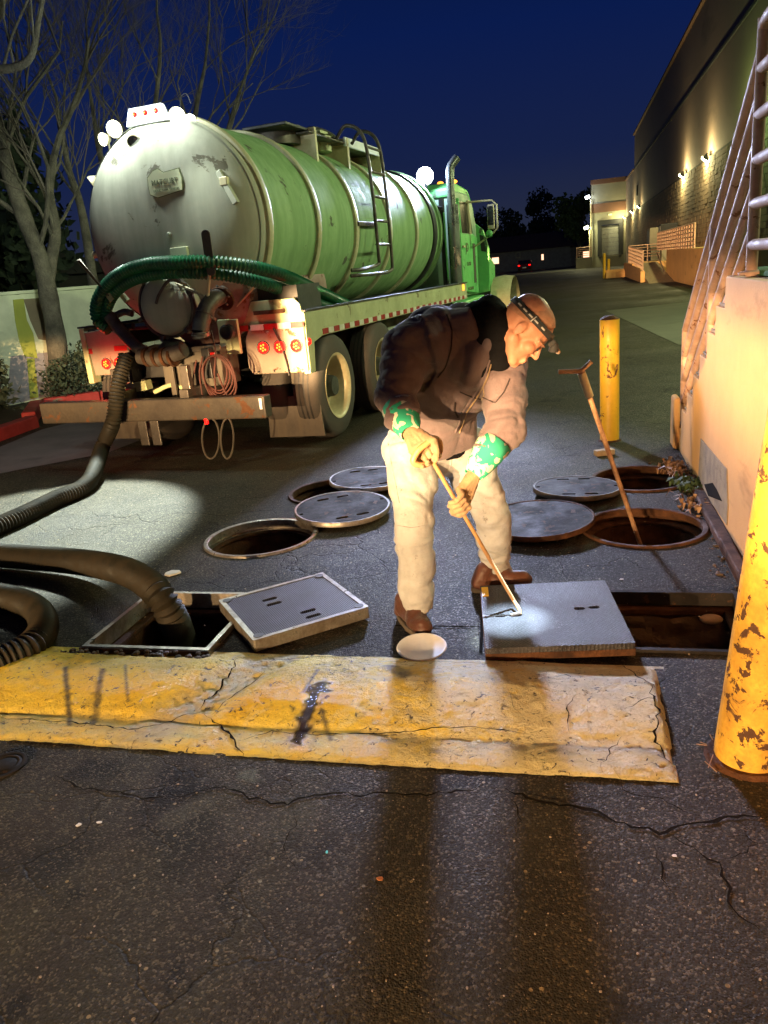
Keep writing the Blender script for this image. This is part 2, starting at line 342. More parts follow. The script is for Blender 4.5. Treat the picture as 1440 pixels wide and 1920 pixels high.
def berm_mat():
    n = NT('worn_yellow_paint'); a = n.noise(2.4, 7, .62); b = n.noise(11, 8, .7, dist=.6); f = n.noise(120, 4, .65)
    s = n.sep(); v = s[0]
    col = n.mix(n.ramp(a, [(.38, 0), (.62, 1)]), (.70, .46, .014), (.76, .58, .05))
    # worn patches and flat toe show pale concrete; whitening rightwards paints in cab lamplight
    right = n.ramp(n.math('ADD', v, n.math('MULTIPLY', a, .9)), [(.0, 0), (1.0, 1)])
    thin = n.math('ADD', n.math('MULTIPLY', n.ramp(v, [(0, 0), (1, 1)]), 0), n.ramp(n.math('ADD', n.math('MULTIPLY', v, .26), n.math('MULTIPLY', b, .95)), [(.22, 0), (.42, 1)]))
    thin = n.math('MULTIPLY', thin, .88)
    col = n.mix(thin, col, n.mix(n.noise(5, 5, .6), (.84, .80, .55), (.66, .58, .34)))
    toe = n.ramp(s[1], [(.13, .75), (.19, .0)])
    col = n.mix(n.math('MULTIPLY', toe, n.ramp(b, [(.35, .3), (.6, 1)])), col, (.62, .53, .22)); col = n.mix(n.ramp(n.noise(55, 6, .75), [(.60, 0), (.68, .75)]), col, (.12, .09, .04))
    col = n.mix(n.ramp(n.noise(7, 6, .7, n.map((1, 2.4, 1), loc=(2, 5, 1))), [(.60, 0), (.70, .7)]), col, (.22, .15, .04))     # grime
    gy = n.math('ADD', v, n.math('MULTIPLY', s[1], -.43)); gp_ = n.math('ABSOLUTE', n.math('ADD', gy, n.math('MULTIPLY', n.math('ADD', b, -.5), .25)), 0)
    gy2 = n.math('ABSOLUTE', n.math('ADD', n.math('ADD', gy, 1.50), n.math('MULTIPLY', n.math('ADD', b, -.5), .30)), 0)
    col = n.mix(n.math('MULTIPLY', n.ramp(gy2, [(.04, 1), (.14, 0)]), .8), col, n.mix(n.noise(45, 5, .7), (.62, .55, .34), (.25, .21, .14)))
    chip = n.ramp(n.noise(38, 6, .72, dist=.8), [(.60, 0), (.62, 1)]); chip = n.math('MULTIPLY', chip, n.ramp(b, [(.42, 0), (.52, 1)]))
    col = n.mix(chip, col, (.05, .045, .04))
    col = n.mix(n.ramp(f, [(.45, 0), (.8, .35)]), col, (.35, .26, .08))
    at_ = n.t.nodes.new('ShaderNodeAttribute'); at_.attribute_name = 'mark'; mk_ = n.sep(at_.outputs['Color'])
    col = n.mix(n.math('MULTIPLY', mk_[0], n.ramp(b, [(.3, .55), (.55, .95)])), col, (.045, .038, .025)); col = n.mix(mk_[1], col, (.02, .014, .006))
    h = n.math('ADD', n.math('MULTIPLY', n.noise(22, 8, .75), 2.0), n.math('SUBTRACT', n.math('MULTIPLY', f, .4), chip))
    rr = n.mix(mk_[1], n.ramp(b, [(.3, .4), (.7, .75)]), (.12, .12, .12)); return n.done(col, rr, 0, n.bump(h, 1.0, .011))
def cracked(name, c, c2, vs):   # blockwork stucco with joints
    n = NT(name); a = n.noise(1.2, 6, .6); f = n.noise(40, 4, .6)
    col = n.mix(n.ramp(a, [(.35, 0), (.7, 1)]), c, c2)
    return n.done(col, .85, 0, n.bump(f, .5, .01))
def fabric(name, c, c2, scale=9, rough=.9, spots=None):
    n = NT(name); a = n.noise(scale, 6, .65); w = n.noise(260, 3, .6); col = n.mix(n.ramp(a, [(.38, 0), (.68, 1)]), c, c2)
    if spots: col = n.mix(n.ramp(n.noise(scale*2.6, 6, .7, n.map(loc=(3, 3, 3))), [(.62, 0), (.7, .85)]), col, spots)
    n.b.inputs['Sheen Weight'].default_value = .15
    return n.done(col, rough, 0, n.bump(n.math('ADD', n.math('ADD', a, n.math('MULTIPLY', n.noise(34, 5, .6), .7)), n.math('MULTIPLY', w, .3)), .6, .008))
M = {}
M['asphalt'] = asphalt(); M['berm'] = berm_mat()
M['crack'] = paint('crack_dirt', (.008, .007, .006), (.016, .013, .01), .95)
M['stain'] = paint('tyre_rub', (.05, .045, .03), (.12, .09, .03), .8)
M['wet'] = paint('wet_grime', (.016, .013, .010), (.032, .025, .016), .55)
M['wet'].node_tree.nodes['Principled BSDF'].inputs['Specular IOR Level'].default_value = .06; M['stain'].node_tree.nodes['Principled BSDF'].inputs['Specular IOR Level'].default_value = .06; M['crack'].node_tree.nodes['Principled BSDF'].inputs['Specular IOR Level'].default_value = .03
M['cast'] = paint('cast_iron', (.022, .017, .014), (.010, .008, .007), .75, 0, 9, .5, .004, rust=.12, rustc=(.035, .018, .01))
M['rim'] = paint('worn_rim', (.42, .40, .36), (.17, .14, .11), .34, .7, 14)
M['rust'] = paint('rusty_shaft', (.11, .045, .018), (.035, .017, .010), .75, .1, 11, .6, .008)
M['sludge'] = paint('dark_sludge', (.004, .004, .003), (.008, .007, .004), .25)
M['pitwall'] = concrete('pit_concrete', (.11, .065, .03), (.04, .028, .018), .7, 6)
M['pitfloor'] = paint('pit_floor', (.022, .03, .03), (.012, .018, .019), .6, bump=.8, bd=.01)
M['steel'] = paint('dirty_steel', (.16, .14, .12), (.07, .06, .05), .45, .5, 10, .3)
M['bumper'] = paint('bumper_steel', (.085, .070, .052), (.038, .030, .023), .5, .25, 5, .4, rust=.15)
M['dark'] = paint('black_parts', (.012, .012, .013), (.02, .019, .017), .5)
M['rubber'] = paint('rubber', (.035, .031, .028), (.065, .055, .046), .8, 0, 6)
M['hose'] = paint('hose_rubber', (.010, .010, .007), (.026, .020, .012), .6, 0, 9)
M['ghose'] = paint('green_hose', (.016, .17, .065), (.01, .06, .03), .35, 0, 5)
M['tank'] = paint('tank_paint', (.27, .45, .20), (.19, .33, .14), .6, 0, 1.6, .15, rust=-.12, rustc=(.06, .07, .045), streak=True)
M['head'] = paint('tank_head_paint', (.50, .51, .40), (.38, .39, .30), .8, 0, 1.3, .2, rust=.04, rustc=(.10, .095, .07), streak=True)
M['band'] = paint('tank_band', (.62, .58, .36), (.36, .35, .20), .45, 0, 4)
M['lowtank'] = paint('tank_low_rust', (.34, .24, .20), (.20, .10, .08), .55, 0, 3, rust=.2, rustc=(.10, .04, .02))
M['chassis'] = paint('chassis_paint', (.50, .54, .30), (.36, .38, .2), .5, 0, 2.5, rust=.05, rustc=(.13, .11, .06))
M['panel'] = paint('rear_panel', (.29, .245, .185), (.20, .165, .12), .5, 0, 3, rust=.03)
M['cab'] = paint('cab_paint', (.17, .60, .17), (.11, .42, .12), .4, 0, 2.3, .15, rust=.06, rustc=(.05, .09, .04))
M['cabrear'] = paint('cab_rear_paint', (.30, .42, .30), (.2, .3, .2), .45, 0, 2)
M['cream'] = paint('cream_metal', (.66, .60, .38), (.45, .38, .22), .4, .1, 4)
M['hub'] = paint('hub_grey', (.10, .10, .085), (.05, .05, .04), .6, .2, 8)
M['glass'] = paint('dark_glass', (.015, .018, .022), (.01, .01, .012), .08, 0, 2, 0)
M['chrome'] = paint('stack_metal', (.30, .31, .28), (.17, .19, .16), .3, .75, 6)
M['rtape'] = paint('red_tape', (.38, .012, .012), (.28, .01, .01), .4)
M['wtape'] = paint('white_tape', (.75, .73, .62), (.55, .52, .42), .4)
M['mudflap'] = paint('mudflap', (.060, .050, .038), (.10, .085, .062), .6, 0, 3, .3, streak=True)
M['cable'] = paint('red_cable', (.09, .02, .014), (.05, .017, .012), .6)
M['lens_white'] = emis('work_lens', (.92, 1, .98), 40); M['lens_blue'] = emis('blue_work_lens', (.55, .72, 1), 60)
M['red_dim'] = paint('red_lens', (.5, .012, .008), (.32, .01, .01), .2)
M['red_led'] = emis('red_led_body', (1, .008, .006), 3.0); M['led'] = emis('led_dot', (1, .22, .02), 3.2); M['amber'] = emis('amber_lens', (1, .32, .03), 3)
M['bollard'] = paint('bollard_yellow', (.66, .39, .05), (.34, .18, .03), .7, 0, 9, .5, rust=.34, rustc=(.045, .022, .012))
M['bollard2'] = paint('bollard_yellow_clean', (.82, .50, .03), (.7, .40, .02), .42, 0, 5, .3, rust=.04, rustc=(.10, .04, .015))
M['rail'] = paint('pipe_rail_paint', (.62, .42, .32), (.48, .28, .20), .6, 0, 7, .25, rust=.06, rustc=(.14, .06, .03))
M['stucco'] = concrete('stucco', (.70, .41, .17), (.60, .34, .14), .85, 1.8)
M['bareconc'] = concrete('bare_concrete', (.30, .23, .13), (.16, .12, .08), .9, 7)
M['grassmat'] = paint('green_mat', (.03, .16, .03), (.015, .09, .02), .95, bump=1, bd=.02)
M['pad'] = concrete('pad_concrete', (.13, .125, .085), (.09, .09, .065), .85, 1.2)
M['skin'] = paint('skin', (.56, .27, .165), (.44, .19, .11), .5, 0, 14, .25)
M['hair'] = paint('cropped_hair', (.46, .24, .15), (.34, .17, .10), .85, 0, 60, .5)
M['jacket'] = fabric('jacket_cloth', (.115, .080, .085), (.080, .057, .064), 7, .8)
M['jersey'] = fabric('black_jersey', (.004, .004, .005), (.007, .007, .008)); M['jersey'].node_tree.nodes['Principled BSDF'].inputs['Sheen Weight'].default_value = 0; M['jersey'].node_tree.nodes['Principled BSDF'].inputs['Specular IOR Level'].default_value = .1
M['pants'] = fabric('pants_cloth', (.45, .46, .47), (.27, .27, .27), 6, .9, (.11, .10, .09))
M['boot'] = fabric('boot_leather', (.095, .032, .018), (.055, .02, .012), 8, .45)
M['sole'] = paint('boot_sole', (.13, .10, .07), (.05, .04, .03), .8)
M['glove'] = fabric('glove_leather', (.34, .22, .12), (.18, .11, .06), 14, .75)
n_ = NT('cuff_cloth'); k_ = n_.ramp(n_.noise(24, 2, .4, dist=1), [(.54, 0), (.56, 1)]); M['cuff'] = n_.done(n_.mix(k_, (.02, .34, .20), (.60, .60, .46)), .85, 0, n_.bump(n_.noise(90), .3, .003))
M['strap'] = paint('strap_black', (.016, .016, .017), (.03, .03, .03), .7); M['print'] = paint('strap_print', (.55, .53, .5), (.4, .4, .4), .6)
M['tool'] = paint('tool_steel', (.55, .33, .14), (.36, .20, .09), .5, .1, 12, .3)
M['probe'] = paint('probe_wood', (.42, .25, .13), (.12, .055, .03), .6, .0, 8, .4)
M['bark'] = paint('bark', (.15, .135, .10), (.05, .045, .035), .9, 0, 5, 1, .03); M['twig'] = paint('twigs', (.10, .085, .07), (.06, .05, .04), .9)
M['kerbred'] = paint('red_kerb', (.42, .03, .025), (.25, .02, .018), .7, 0, 3, rust=.05, rustc=(.12, .08, .06))
M['gutter'] = concrete('gutter_concrete', (.16, .15, .15), (.10, .10, .10), .8)
M['soil'] = paint('soil', (.03, .026, .016), (.02, .03, .01), .95, bump=1, bd=.05)
M['bldg'] = concrete('tilt_up_wall', (.23, .16, .125), (.19, .13, .105), .85, .25)
M['block'] = concrete('split_block', (.22, .15, .095), (.15, .11, .07), .9, 1.1)
M['mortar'] = paint('mortar', (.05, .042, .03), (.04, .033, .024), .95)
M['trim'] = concrete('brown_band', (.17, .085, .055), (.14, .07, .045), .85, .4)
M['wing'] = concrete('cream_wall', (.27, .26, .19), (.21, .20, .15), .85, .4)
M['seal'] = paint('dock_seal', (.010, .012, .016), (.02, .02, .022), .85); M['slat'] = paint('dock_door', (.20, .21, .20), (.15, .155, .15), .5)
M['lampglow'] = emis('wall_lamp_glass', (.95, 1, .62), 22); M['lampwhite'] = emis('cool_lamp_glass', (.9, .97, 1), 16)
M['housew'] = concrete('house_wall', (.16, .16, .17), (.11, .11, .12)); M['roof'] = paint('house_roof', (.07, .035, .03), (.05, .027, .022), .9)
M['porch'] = emis('porch_light', (1, .55, .35), 2.2); M['carpaint'] = paint('red_car_paint', (.09, .006, .01), (.06, .005, .008), .25)
M['leafdark'] = paint('night_leaves', (.035, .055, .03), (.02, .032, .02), .8); M['leaf'] = paint('leaves', (.06, .10, .03), (.03, .055, .018), .7)
M['white'] = paint('white_plastic', (.82, .84, .88), (.68, .70, .74), .45, bump=.1)
M['paper'] = paint('litter', (.75, .72, .66), (.6, .55, .5), .7)
M['leafdry'] = paint('dry_leaf', (.45, .17, .05), (.3, .1, .03), .8); M['teal'] = paint('teal_scrap', (.1, .6, .55), (.08, .5, .5), .5)
M['plate'] = paint('badge_plate', (.80, .84, .55), (.7, .74, .48), .4, 0, 3, .05); M['ink'] = paint('badge_ink', (.17, .20, .10), (.13, .15, .08), .6)
M['brick'] = paint('pale_brick', (.50, .36, .22), (.35, .25, .15), .85, bump=.6)
M['coverconc'] = NT('x').m
n_ = NT('diamond_plate'); g_ = n_.math('MULTIPLY', n_.wave(34, d='X'), n_.wave(34, d='Y')); a_ = n_.noise(6, 6, .65)
M['checker'] = n_.done(n_.mix(n_.ramp(a_, [(.4, 0), (.68, 1)]), (.034, .029, .024), (.017, .015, .013)), n_.ramp(a_, [(.3, .62), (.7, .42)]), .25, n_.bump(n_.math('ADD', g_, n_.math('MULTIPLY', a_, .7)), .8, .005))
n_ = NT('grit_plate'); a_ = n_.noise(5, 7, .7); f_ = n_.noise(150, 3, .7); g_ = n_.math('MULTIPLY', n_.wave(30, n_.map(rot=(0, 0, .78)), d='X'), n_.wave(30, n_.map(rot=(0, 0, .78)), d='Y'))
M['grit'] = n_.done(n_.mix(n_.ramp(f_, [(.5, 0), (.7, .7)]), n_.mix(n_.ramp(a_, [(.4, 0), (.62, 1)]), (.045, .043, .047), (.018, .017, .019)), (.12, .12, .13)), n_.ramp(a_, [(.3, .65), (.7, .4)]), .1, n_.bump(n_.math('ADD', n_.math('MULTIPLY', f_, 1.2), g_), .7, .004))
bpy.data.materials.remove(M.pop('coverconc'))
for k_ in ('cast', 'grit', 'checker', 'rust', 'bollard', 'hose', 'tank', 'head', 'rail', 'red_led', 'stucco'): M[k_].node_tree.nodes['Principled BSDF'].inputs['Specular IOR Level'].default_value = .2
# ------------------------------------------------------------------ ground with its openings
HA = gp(490, 1008); HB = gp(628, 922); HC = gp(1206, 989); HD = gp(1200, 898)
RH = .31
holes = []; hinfo = []
for c, r in ((HA, .325), (HB, .315), (HC, .315), (HD, .30)):
    holes.append(circle(c.x, c.y, r+.028)); hinfo.append((c, r))
def brect(v0, v1, u0, u1): return [tuple(B(v, u)[:2]) for v, u in ((v0, u0), (v1, u0), (v1, u1), (v0, u1))]
PA = (-2.15, -1.53, 2.69, 3.30); PB = (.02, .70, 2.84, 3.42)
holes.append(brect(*PA)); holes.append(brect(*PB))
gm = MB(); v_, f_ = cdt_plate([(-14, -8), (10, -8), (10, 16), (-14, 16)], holes); gm.add(v_, f_)
o_ = 700
gm.add([(-14, -8, 0), (10, -8, 0), (10, 16, 0), (-14, 16, 0), (-o_, -o_, 0), (o_, -o_, 0), (o_, o_, 0), (-o_, o_, 0)], [(0, 4, 5, 1), (1, 5, 6, 2), (2, 6, 7, 3), (3, 7, 4, 0)])
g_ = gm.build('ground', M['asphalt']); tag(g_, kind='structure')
for p in g_.data.polygons:
    if p.normal.z < 0: p.flip()

def round_shaft(c, r, rimmat, label, top=.012):
    t = thing('manhole', label, 'manhole', (c.x, c.y, 0), 0, 'open round manholes')
    MB().lathe([(r, -.03), (r, top-.004), (r+.006, top), (r+.026, top), (r+.034, -.004), (r+.034, -.06), (r, -.06)], None, 64, True).build('rim', rimmat, t, smooth=True)
    mb = MB(); prof = [(r-.0, -.06), (r-.028, -.065), (r-.028, -.075), (r-.012, -.09), (r-.005, -.3), (r-.02, -.31), (r+.01, -.6), (r+.01, -1.1)]
    mb.lathe(prof, None, 48, True); o = mb.build('shaft', M['rust'], t, smooth=True)
    MB().lathe([(0, -1.0), (r+.01, -1.0)], None, 32, True).build('standing_water', M['sludge'], t)
    return t
round_shaft(HA, .325, M['rim'], 'open round manhole with a worn bright steel rim left of the man')
round_shaft(HB, .315, M['rust'], 'open round manhole between the two slid off round lids left of the man')
round_shaft(HC, .315, M['rust'], 'open rusty round manhole near the wall with the T handled rod standing in it')
round_shaft(HD, .30, M['rust'], 'open round manhole at the foot of the wall beside the weeds, farthest right')

def rect_pit(P, label, deep, ledge=False):
    v0, v1, u0, u1 = P; c = B((v0+v1)/2, (u0+u1)/2); t = thing('vault_opening', label, 'pit', c, -AB)
    w = v1-v0; h = u1-u0; fw = .022
    mb = MB()
    for (a, b) in ((rrect(0, 0, w, h, .004, 1), rrect(0, 0, w-2*fw, h-2*fw, .004, 1)),): plate(mb, a, [b], -.05, .012 if ledge else .030)
    mb.build('frame', M['rim'] if not ledge else M['cast'], t, bevel=.002)
    if not ledge: MB().box((0, -h/2-.006, .008), (w+.01, .01, .036)).build('front_lip', M['rust'], t, bevel=.002)
    mb = MB(); i = fw
    mb.box((-w/2+i+.02, 0, -.07), (.04, h-2*i, .025)); mb.box((w/2-i-.02, 0, -.07), (.04, h-2*i, .025)); mb.box((0, h/2-i-.02, -.071), (w-2*i, .04, .025)); mb.box((0, -h/2+i+.02, -.071), (w-2*i, .04, .025))
    mb.build('lid_ledge', M['rust'], t, bevel=.003)
    mb = MB()
    for (x, y, a, b) in ((-w/2-.01, 0, .02, h+.06), (w/2+.01, 0, .02, h+.06), (0, h/2+.01, w, .02), (0, -h/2-.01, w, .02)): mb.box((x, y, -.055-deep/2), (a, b, deep))
    mb.build('shaft_wall', M['pitwall'] if ledge else M['rust'], t)
    MB().box((0, 0, -.05-deep), (w, h, .02)).build('floor', M['pitfloor'] if ledge else M['sludge'], t)
    if ledge:
        rng = random.Random(4); mb = MB(); gx, gz = 26, 8                # broken concrete lip under the far edge
        vs = []; fs = []
        for k in range(gz+1):
            for i in range(gx+1):
                x = -w/2+w*i/gx; z = -.09-.16*k/gz; y = h/2-.055-.05*(k/gz)-.035*noise.noise(Vector((x*9, z*14, 3))) - .02*noise.noise(Vector((x*30, z*30, 1)))
                vs.append((x, y, z))
        for k in range(gz):
            for i in range(gx): a = k*(gx+1)+i; fs.append((a, a+1, a+gx+2, a+gx+1))
        b = len(vs); vs += [(-w/2, h/2, -.09), (w/2, h/2, -.09), (-w/2, h/2, -.27), (w/2, h/2, -.27)]
        mb.add(vs, fs); mb.build('broken_lip', M['pitwall'], t, smooth=True)
        MB().box((0, h/2-.14, -.335), (w, .30, .15)).build('inner_step', M['pitfloor'], t, bevel=.006)
        MB().box((0, 0, -.36), (w, h, .02)).build('inner_slab', M['pitfloor'], t)
        mb = MB(); mb.ell((w/2-.12, h/2-.09, -.085), (.05, .03, .022)); mb.build('loose_stone', M['brick'], t, smooth=True)
    return t
rect_pit(PA, 'open square pit with the big suction hose going down into it', 1.1)
rect_pit(PB, 'open square pit with broken concrete lip between the slid cover and the near bollard', .5, True)
# broken asphalt edge in front of the left pit
mb = MB(); rng = random.Random(3)
for i in range(60):
    v = PA[0]-.08+rng.random()*.72; u = PA[2]-.02-rng.random()*.045; s = .006+.014*rng.random()
    mb.ell(B(v, u, .012+.02*rng.random()), (s, s*.8, s*.6), Matrix.Rotation(rng.random()*3, 3, 'Z'), 6, 4)
o = mb.build('broken_edge_rubble', M['pitwall'], recenter=True); tag(o, 'crumbled asphalt bits along the front edge of the hose pit', 'rubble', kind='stuff')

# ------------------------------------------------------------------ round lids
def round_lid(c, r, label, z=.03, tilt=0, taz=0, spin=0, slots=True, mat='cast', rim='rim'):
    t = thing('round_lid', label, 'manhole lid', (c.x, c.y, 0), 0, 'round manhole lids slid off their holes')
    Mx = Matrix.Translation((0, 0, z)) @ Matrix.Rotation(taz, 4, 'Z') @ Matrix.Rotation(tilt, 4, 'X') @ Matrix.Rotation(spin-taz, 4, 'Z')
    sl = []
    for sx_, sy_ in ((-.07, .20), (.07, .20), (-.07, -.20), (.07, -.20)): sl.append(rrect(sx_, sy_, .085, .03, .014, 3))
    for a in (0, PI): sl.append(circle((r-.035)*math.cos(a), (r-.035)*math.sin(a), .014, 10))
    mb = MB(); plate(mb, circle(0, 0, r-.013, 64), sl if slots else [], 0, .028, Mx); mb.build('plate', M[mat], t)
    MB().lathe([(r-.0131, 0), (r-.0131, .031), (r-.003, .032), (r, .028), (r, .002), (r-.004, 0)], Mx, 64, True).build('edge_band', M[rim], t, smooth=True)
    MB().lathe([(r-.05, -.018), (r-.06, -.001), (0, -.001)], Mx, 40).build('underside_web', M['dark'], t)
    mb = MB(); rg = random.Random(int(r*1000+c.x*77))
    return t
cA = gp(642, 953, .05); cB = gp(693, 899, .05); cC = gp(1081, 911, .05); cD = gp(1008, 973, .05)
round_lid(cA, .315, 'round lid with two pick slots lying left of the man, near the open hole', .035, rad(3), .4, .35)
round_lid(cB, .30, 'round lid farthest back, partly hidden behind the man\'s right leg', .04, rad(2), 1, .2)
round_lid(cC, .285, 'wet shining round lid right of the man, touching the far right manhole', .02, rad(2.5), 2.2, -.15, True, 'cast', 'steel')
round_lid(cD, .325, 'brown round lid lying right behind the man\'s left foot', .03, rad(2), -1, .1, False, 'cast', 'rust')

# ------------------------------------------------------------------ rectangular covers
q = [gp(*p, .065) for p in ((417, 1122), (612, 1072), (684, 1138), (466, 1205))]
def quad_cover(q, th, label, holes_uv, mat, edge, name='square_cover', frame=True, sw=.075):
    c = sum(q, Vector())/4; ax = ((q[1]-q[0])+(q[2]-q[3])).normalized(); w = ((q[1]-q[0]).length+(q[2]-q[3]).length)/2
    h = ((q[3]-q[0]).length+(q[2]-q[1]).length)/2; n = Vector((-ax.y, ax.x, 0)); ztop = c.z
    t = thing(name, label, 'access cover', (c.x, c.y, 0), math.atan2(ax.y, ax.x))
    slots = [rrect(u*w, v*h, sw, .028, .012, 3) for u, v in holes_uv]
    mb = MB(); fr = .022 if frame else .0
    plate(mb, rrect(0, 0, w-2*fr, h-2*fr, .002, 1), slots, ztop-th*.6, ztop-(.003 if frame else 0)); mb.build('plate', M[mat], t, bevel=0 if frame else .003)
    if frame:
        mb = MB(); plate(mb, rrect(0, 0, w, h, .008, 2), [rrect(0, 0, w-2*fr-.0005, h-2*fr-.0005, .002, 1)], ztop-th, ztop); mb.build('edge_frame', M[edge], t, bevel=.0015)
        mb = MB()
        for a in (-1, 1):
            for b in (-1, 1): mb.lathe([(.022, ztop-.001), (.022, ztop+.002), (0, ztop+.002)], Matrix.Translation((a*(w/2-.035), b*(h/2-.035), 0)), 16)
        mb.build('corner_bolt', M['dark'], t)
        MB().box((0, 0, ztop-th*.8), (w-.045, h-.045, .02)).build('underside', M['rust'], t)
    mb = MB()
    for u, v in holes_uv: mb.box((u*w, v*h, ztop-th*.7), (sw+.015, .04, .004))
    mb.build('slot_cup', M['dark'], t)
    return t, w, h, ztop
quad_cover(q, .055, 'square diamond plate cover with bright edges and four pick slots, tilted beside the hose pit', [(-.12, .22), (-.12, .10), (.06, -.24), (.06, -.36)], 'checker', 'rim')
q = [gp(*p, .075) for p in ((908, 1098), (1146, 1088), (1177, 1205), (901, 1217))]
t, w, h, zt = quad_cover(q, .05, 'grey gritty cover slid half over the right pit, lit by the head torch', [(.33, .04), (.22, .03), (-.37, -.03), (-.25, -.03)], 'grit', 'steel', 'slid_cover', False, .046)
MB().box((0, 0, zt-.039), (w+.004, h+.004, .03)).build('steel_skirt', M['rust'], t, bevel=.003)
MB().box((-w/2+.075, -.033*h, zt+.0015), (.15, .009, .003)).build('key_groove', M['dark'], t)
MB().box((-w/2+.02, h/2-.07, zt+.001), (.03, .10, .002)).build('yellow_paint_mark', M['bollard2'], t)
# joints of the neighbouring closed cover
mb = MB(); a = gp(740, 1174); b = gp(903, 1177); c = gp(908, 1100); d = gp(901, 1225)
for p, r_, wd in ((a, b, .010), (c, d, .012)):
    dr = (r_-p).normalized(); nn = Vector((-dr.y, dr.x, 0)); mb.add([p+nn*wd/2+Vector((0, 0, .004)), r_+nn*wd/2+Vector((0, 0, .004)), r_-nn*wd/2+Vector((0, 0, .004)), p-nn*wd/2+Vector((0, 0, .004))], [(0, 1, 2, 3)])
o = mb.build('cover_joint', M['crack']); tag(o, kind='structure')
# small white bucket lid on the berm edge
def small_disc(c, r, mat, name, label, cat, z):
    t = thing(name, label, cat, (c.x, c.y, 0)); Mx = Matrix.Translation((0, 0, z)) @ Matrix.Rotation(rad(5), 4, 'X')
    MB().lathe([(0, 0), (r, 0), (r+.003, .004), (r, .008), (r-.008, .008), (r-.012, .005), (0, .005)], Mx, 48).build('disc', mat, t, smooth=True); return t
dc = gp(791, 1216, .03); bz_ = lambda p: .022; t = small_disc(dc, .100, M['white'], 'bucket_lid', 'thin round white plastic lid by the toe of the man\'s boot', 'lid', bz_(dc)+.012)
# ------------------------------------------------------------------ yellow berm
L0, L1 = -3.6, .285
def smooth(a, b, x):
    t = max(0, min(1, (x-a)/(b-a))); return t*t*(3-2*t)
def berm_h(v, u):
    t = (u-2.03)/.69                                 # 0 front toe .. 1 back
    hump = math.sin(PI*max(0, min(1, (t-.20)/.80))**.92)**1.15 if t > .2 else 0
    amp = .056 if v < -.6 else .056-.034*smooth(-.6, .1, v)
    gapc = -1.36 + (t-.35)*.30                      # slumped joint between the two castings
    g = abs(v-gapc); amp *= 1-.72*(1-smooth(.04, .19, g)); rough_ = 1-smooth(.03, .14, g)
    z = .006 + amp*hump + .007*smooth(0, .08, t)
    z += rough_*.010*noise.noise(Vector((v*30, u*30, 3)))*(1 if t > .25 else 0)
    z *= smooth(-.005, .02, t)
    z -= .006*(1-.75*smooth(-.7, -.1, v))*(1-smooth(.0, .03, abs(t-.215-.02*noise.noise(Vector((v*2, 0, 0))))))
    z += .010*noise.noise(Vector((v*2.1, u*3, 0)))*(1 if t > .2 else .4) + .005*noise.noise(Vector((v*9, u*12, 2))) + .0030*noise.noise(Vector((v*26, u*30, 5))) + .0018*noise.noise(Vector((v*60, u*64, 9)))
    if v > -.3: # crumbling plates at the right end
        cell = noise.voronoi(Vector((v*7+.5*noise.noise(Vector((v*9,u*9,0))), u*7+.5*noise.noise(Vector((u*9,v*9,4))), 0)))[0]; z -= .005*(1-smooth(0, .05, cell[1]-cell[0]))*smooth(.08, .3, v)
    e = min(1, (L1+.008*noise.noise(Vector((u*9, 1, 0)))-v)/.02); z = z*max(0, e)-(.0 if e > 0 else .01)
    nb_ = smooth(-2.28, -2.18, v)*(1-smooth(-1.52, -1.42, v)); tb = 1.0+.01*noise.noise(Vector((v*5, 7, 0)))-nb_*(.145+.03*noise.noise(Vector((v*14, 2, 0)))); be = smooth(tb, tb-.045, t); z = z*be - .002*(1-be)
    return z
NX, NY = 500, 92; vs = []; fs = []
for j in range(NY+1):
    for i in range(NX+1):
        v = L0+(L1+.03-L0)*i/NX; u = 2.02+.71*j/NY + .05*smooth(-.9, .4, v)*(1-j/NY)*.3
        vs.append((v, u-2.02, berm_h(v, u)))
for j in range(NY):
    for i in range(NX): a = j*(NX+1)+i; fs.append((a, a+1, a+NX+2, a+NX+1))
mb = MB(); mb.v = [Vector(p) for p in vs]; mb.f = fs
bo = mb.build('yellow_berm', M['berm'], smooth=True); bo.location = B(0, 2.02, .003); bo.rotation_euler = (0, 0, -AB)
for p in bo.data.polygons:
    if p.normal.z < 0: p.flip()
tag(bo, kind='structure'); 
def bz(P):  # height of the berm or ground at a world point
    v = P.dot(BV); u = P.dot(BU)
    return .003+berm_h(v, u) if (L0 < v < L1 and 2.02 < u < 2.72) else 0
# ------------------------------------------------------------------ cracks as ragged dark furrows
def ribbon(mb, pts, w, seed, lift=.0035, jag=.02):
    rg = random.Random(seed); P = []
    for i in range(len(pts)-1):
        a, b = pts[i], pts[i+1]; n = max(2, int((b-a).length/.018)); d = (b-a).normalized(); nn = Vector((-d.y, d.x, 0))
        for k in range(n): P.append(a.lerp(b, k/n) + nn*jag*(noise.noise(Vector((k*.35, i*3.1, seed)))+.5*noise.noise(Vector((k*1.3, i*5.7, seed+4)))))
    P.append(pts[-1]); vs = []
    for i, p in enumerate(P):
        d = (P[min(i+1, len(P)-1)]-P[max(0, i-1)]).normalized(); nn = Vector((-d.y, d.x, 0)); e = min(1, i/6, (len(P)-1-i)/6)
        ww = w*(.35+.9*rg.random())*max(.12, e); z = bz(p)+lift
        vs += [Vector((p.x, p.y, 0))+nn*ww/2+Vector((0, 0, z)), Vector((p.x, p.y, 0))-nn*ww/2+Vector((0, 0, z))]
    mb.add(vs, [(2*i, 2*i+1, 2*i+3, 2*i+2) for i in range(len(P)-1)])
mb = MB()
def cr(px, w=.006, seed=1, jag=.02): ribbon(mb, [gp(*p) for p in px], w, seed, jag=jag)
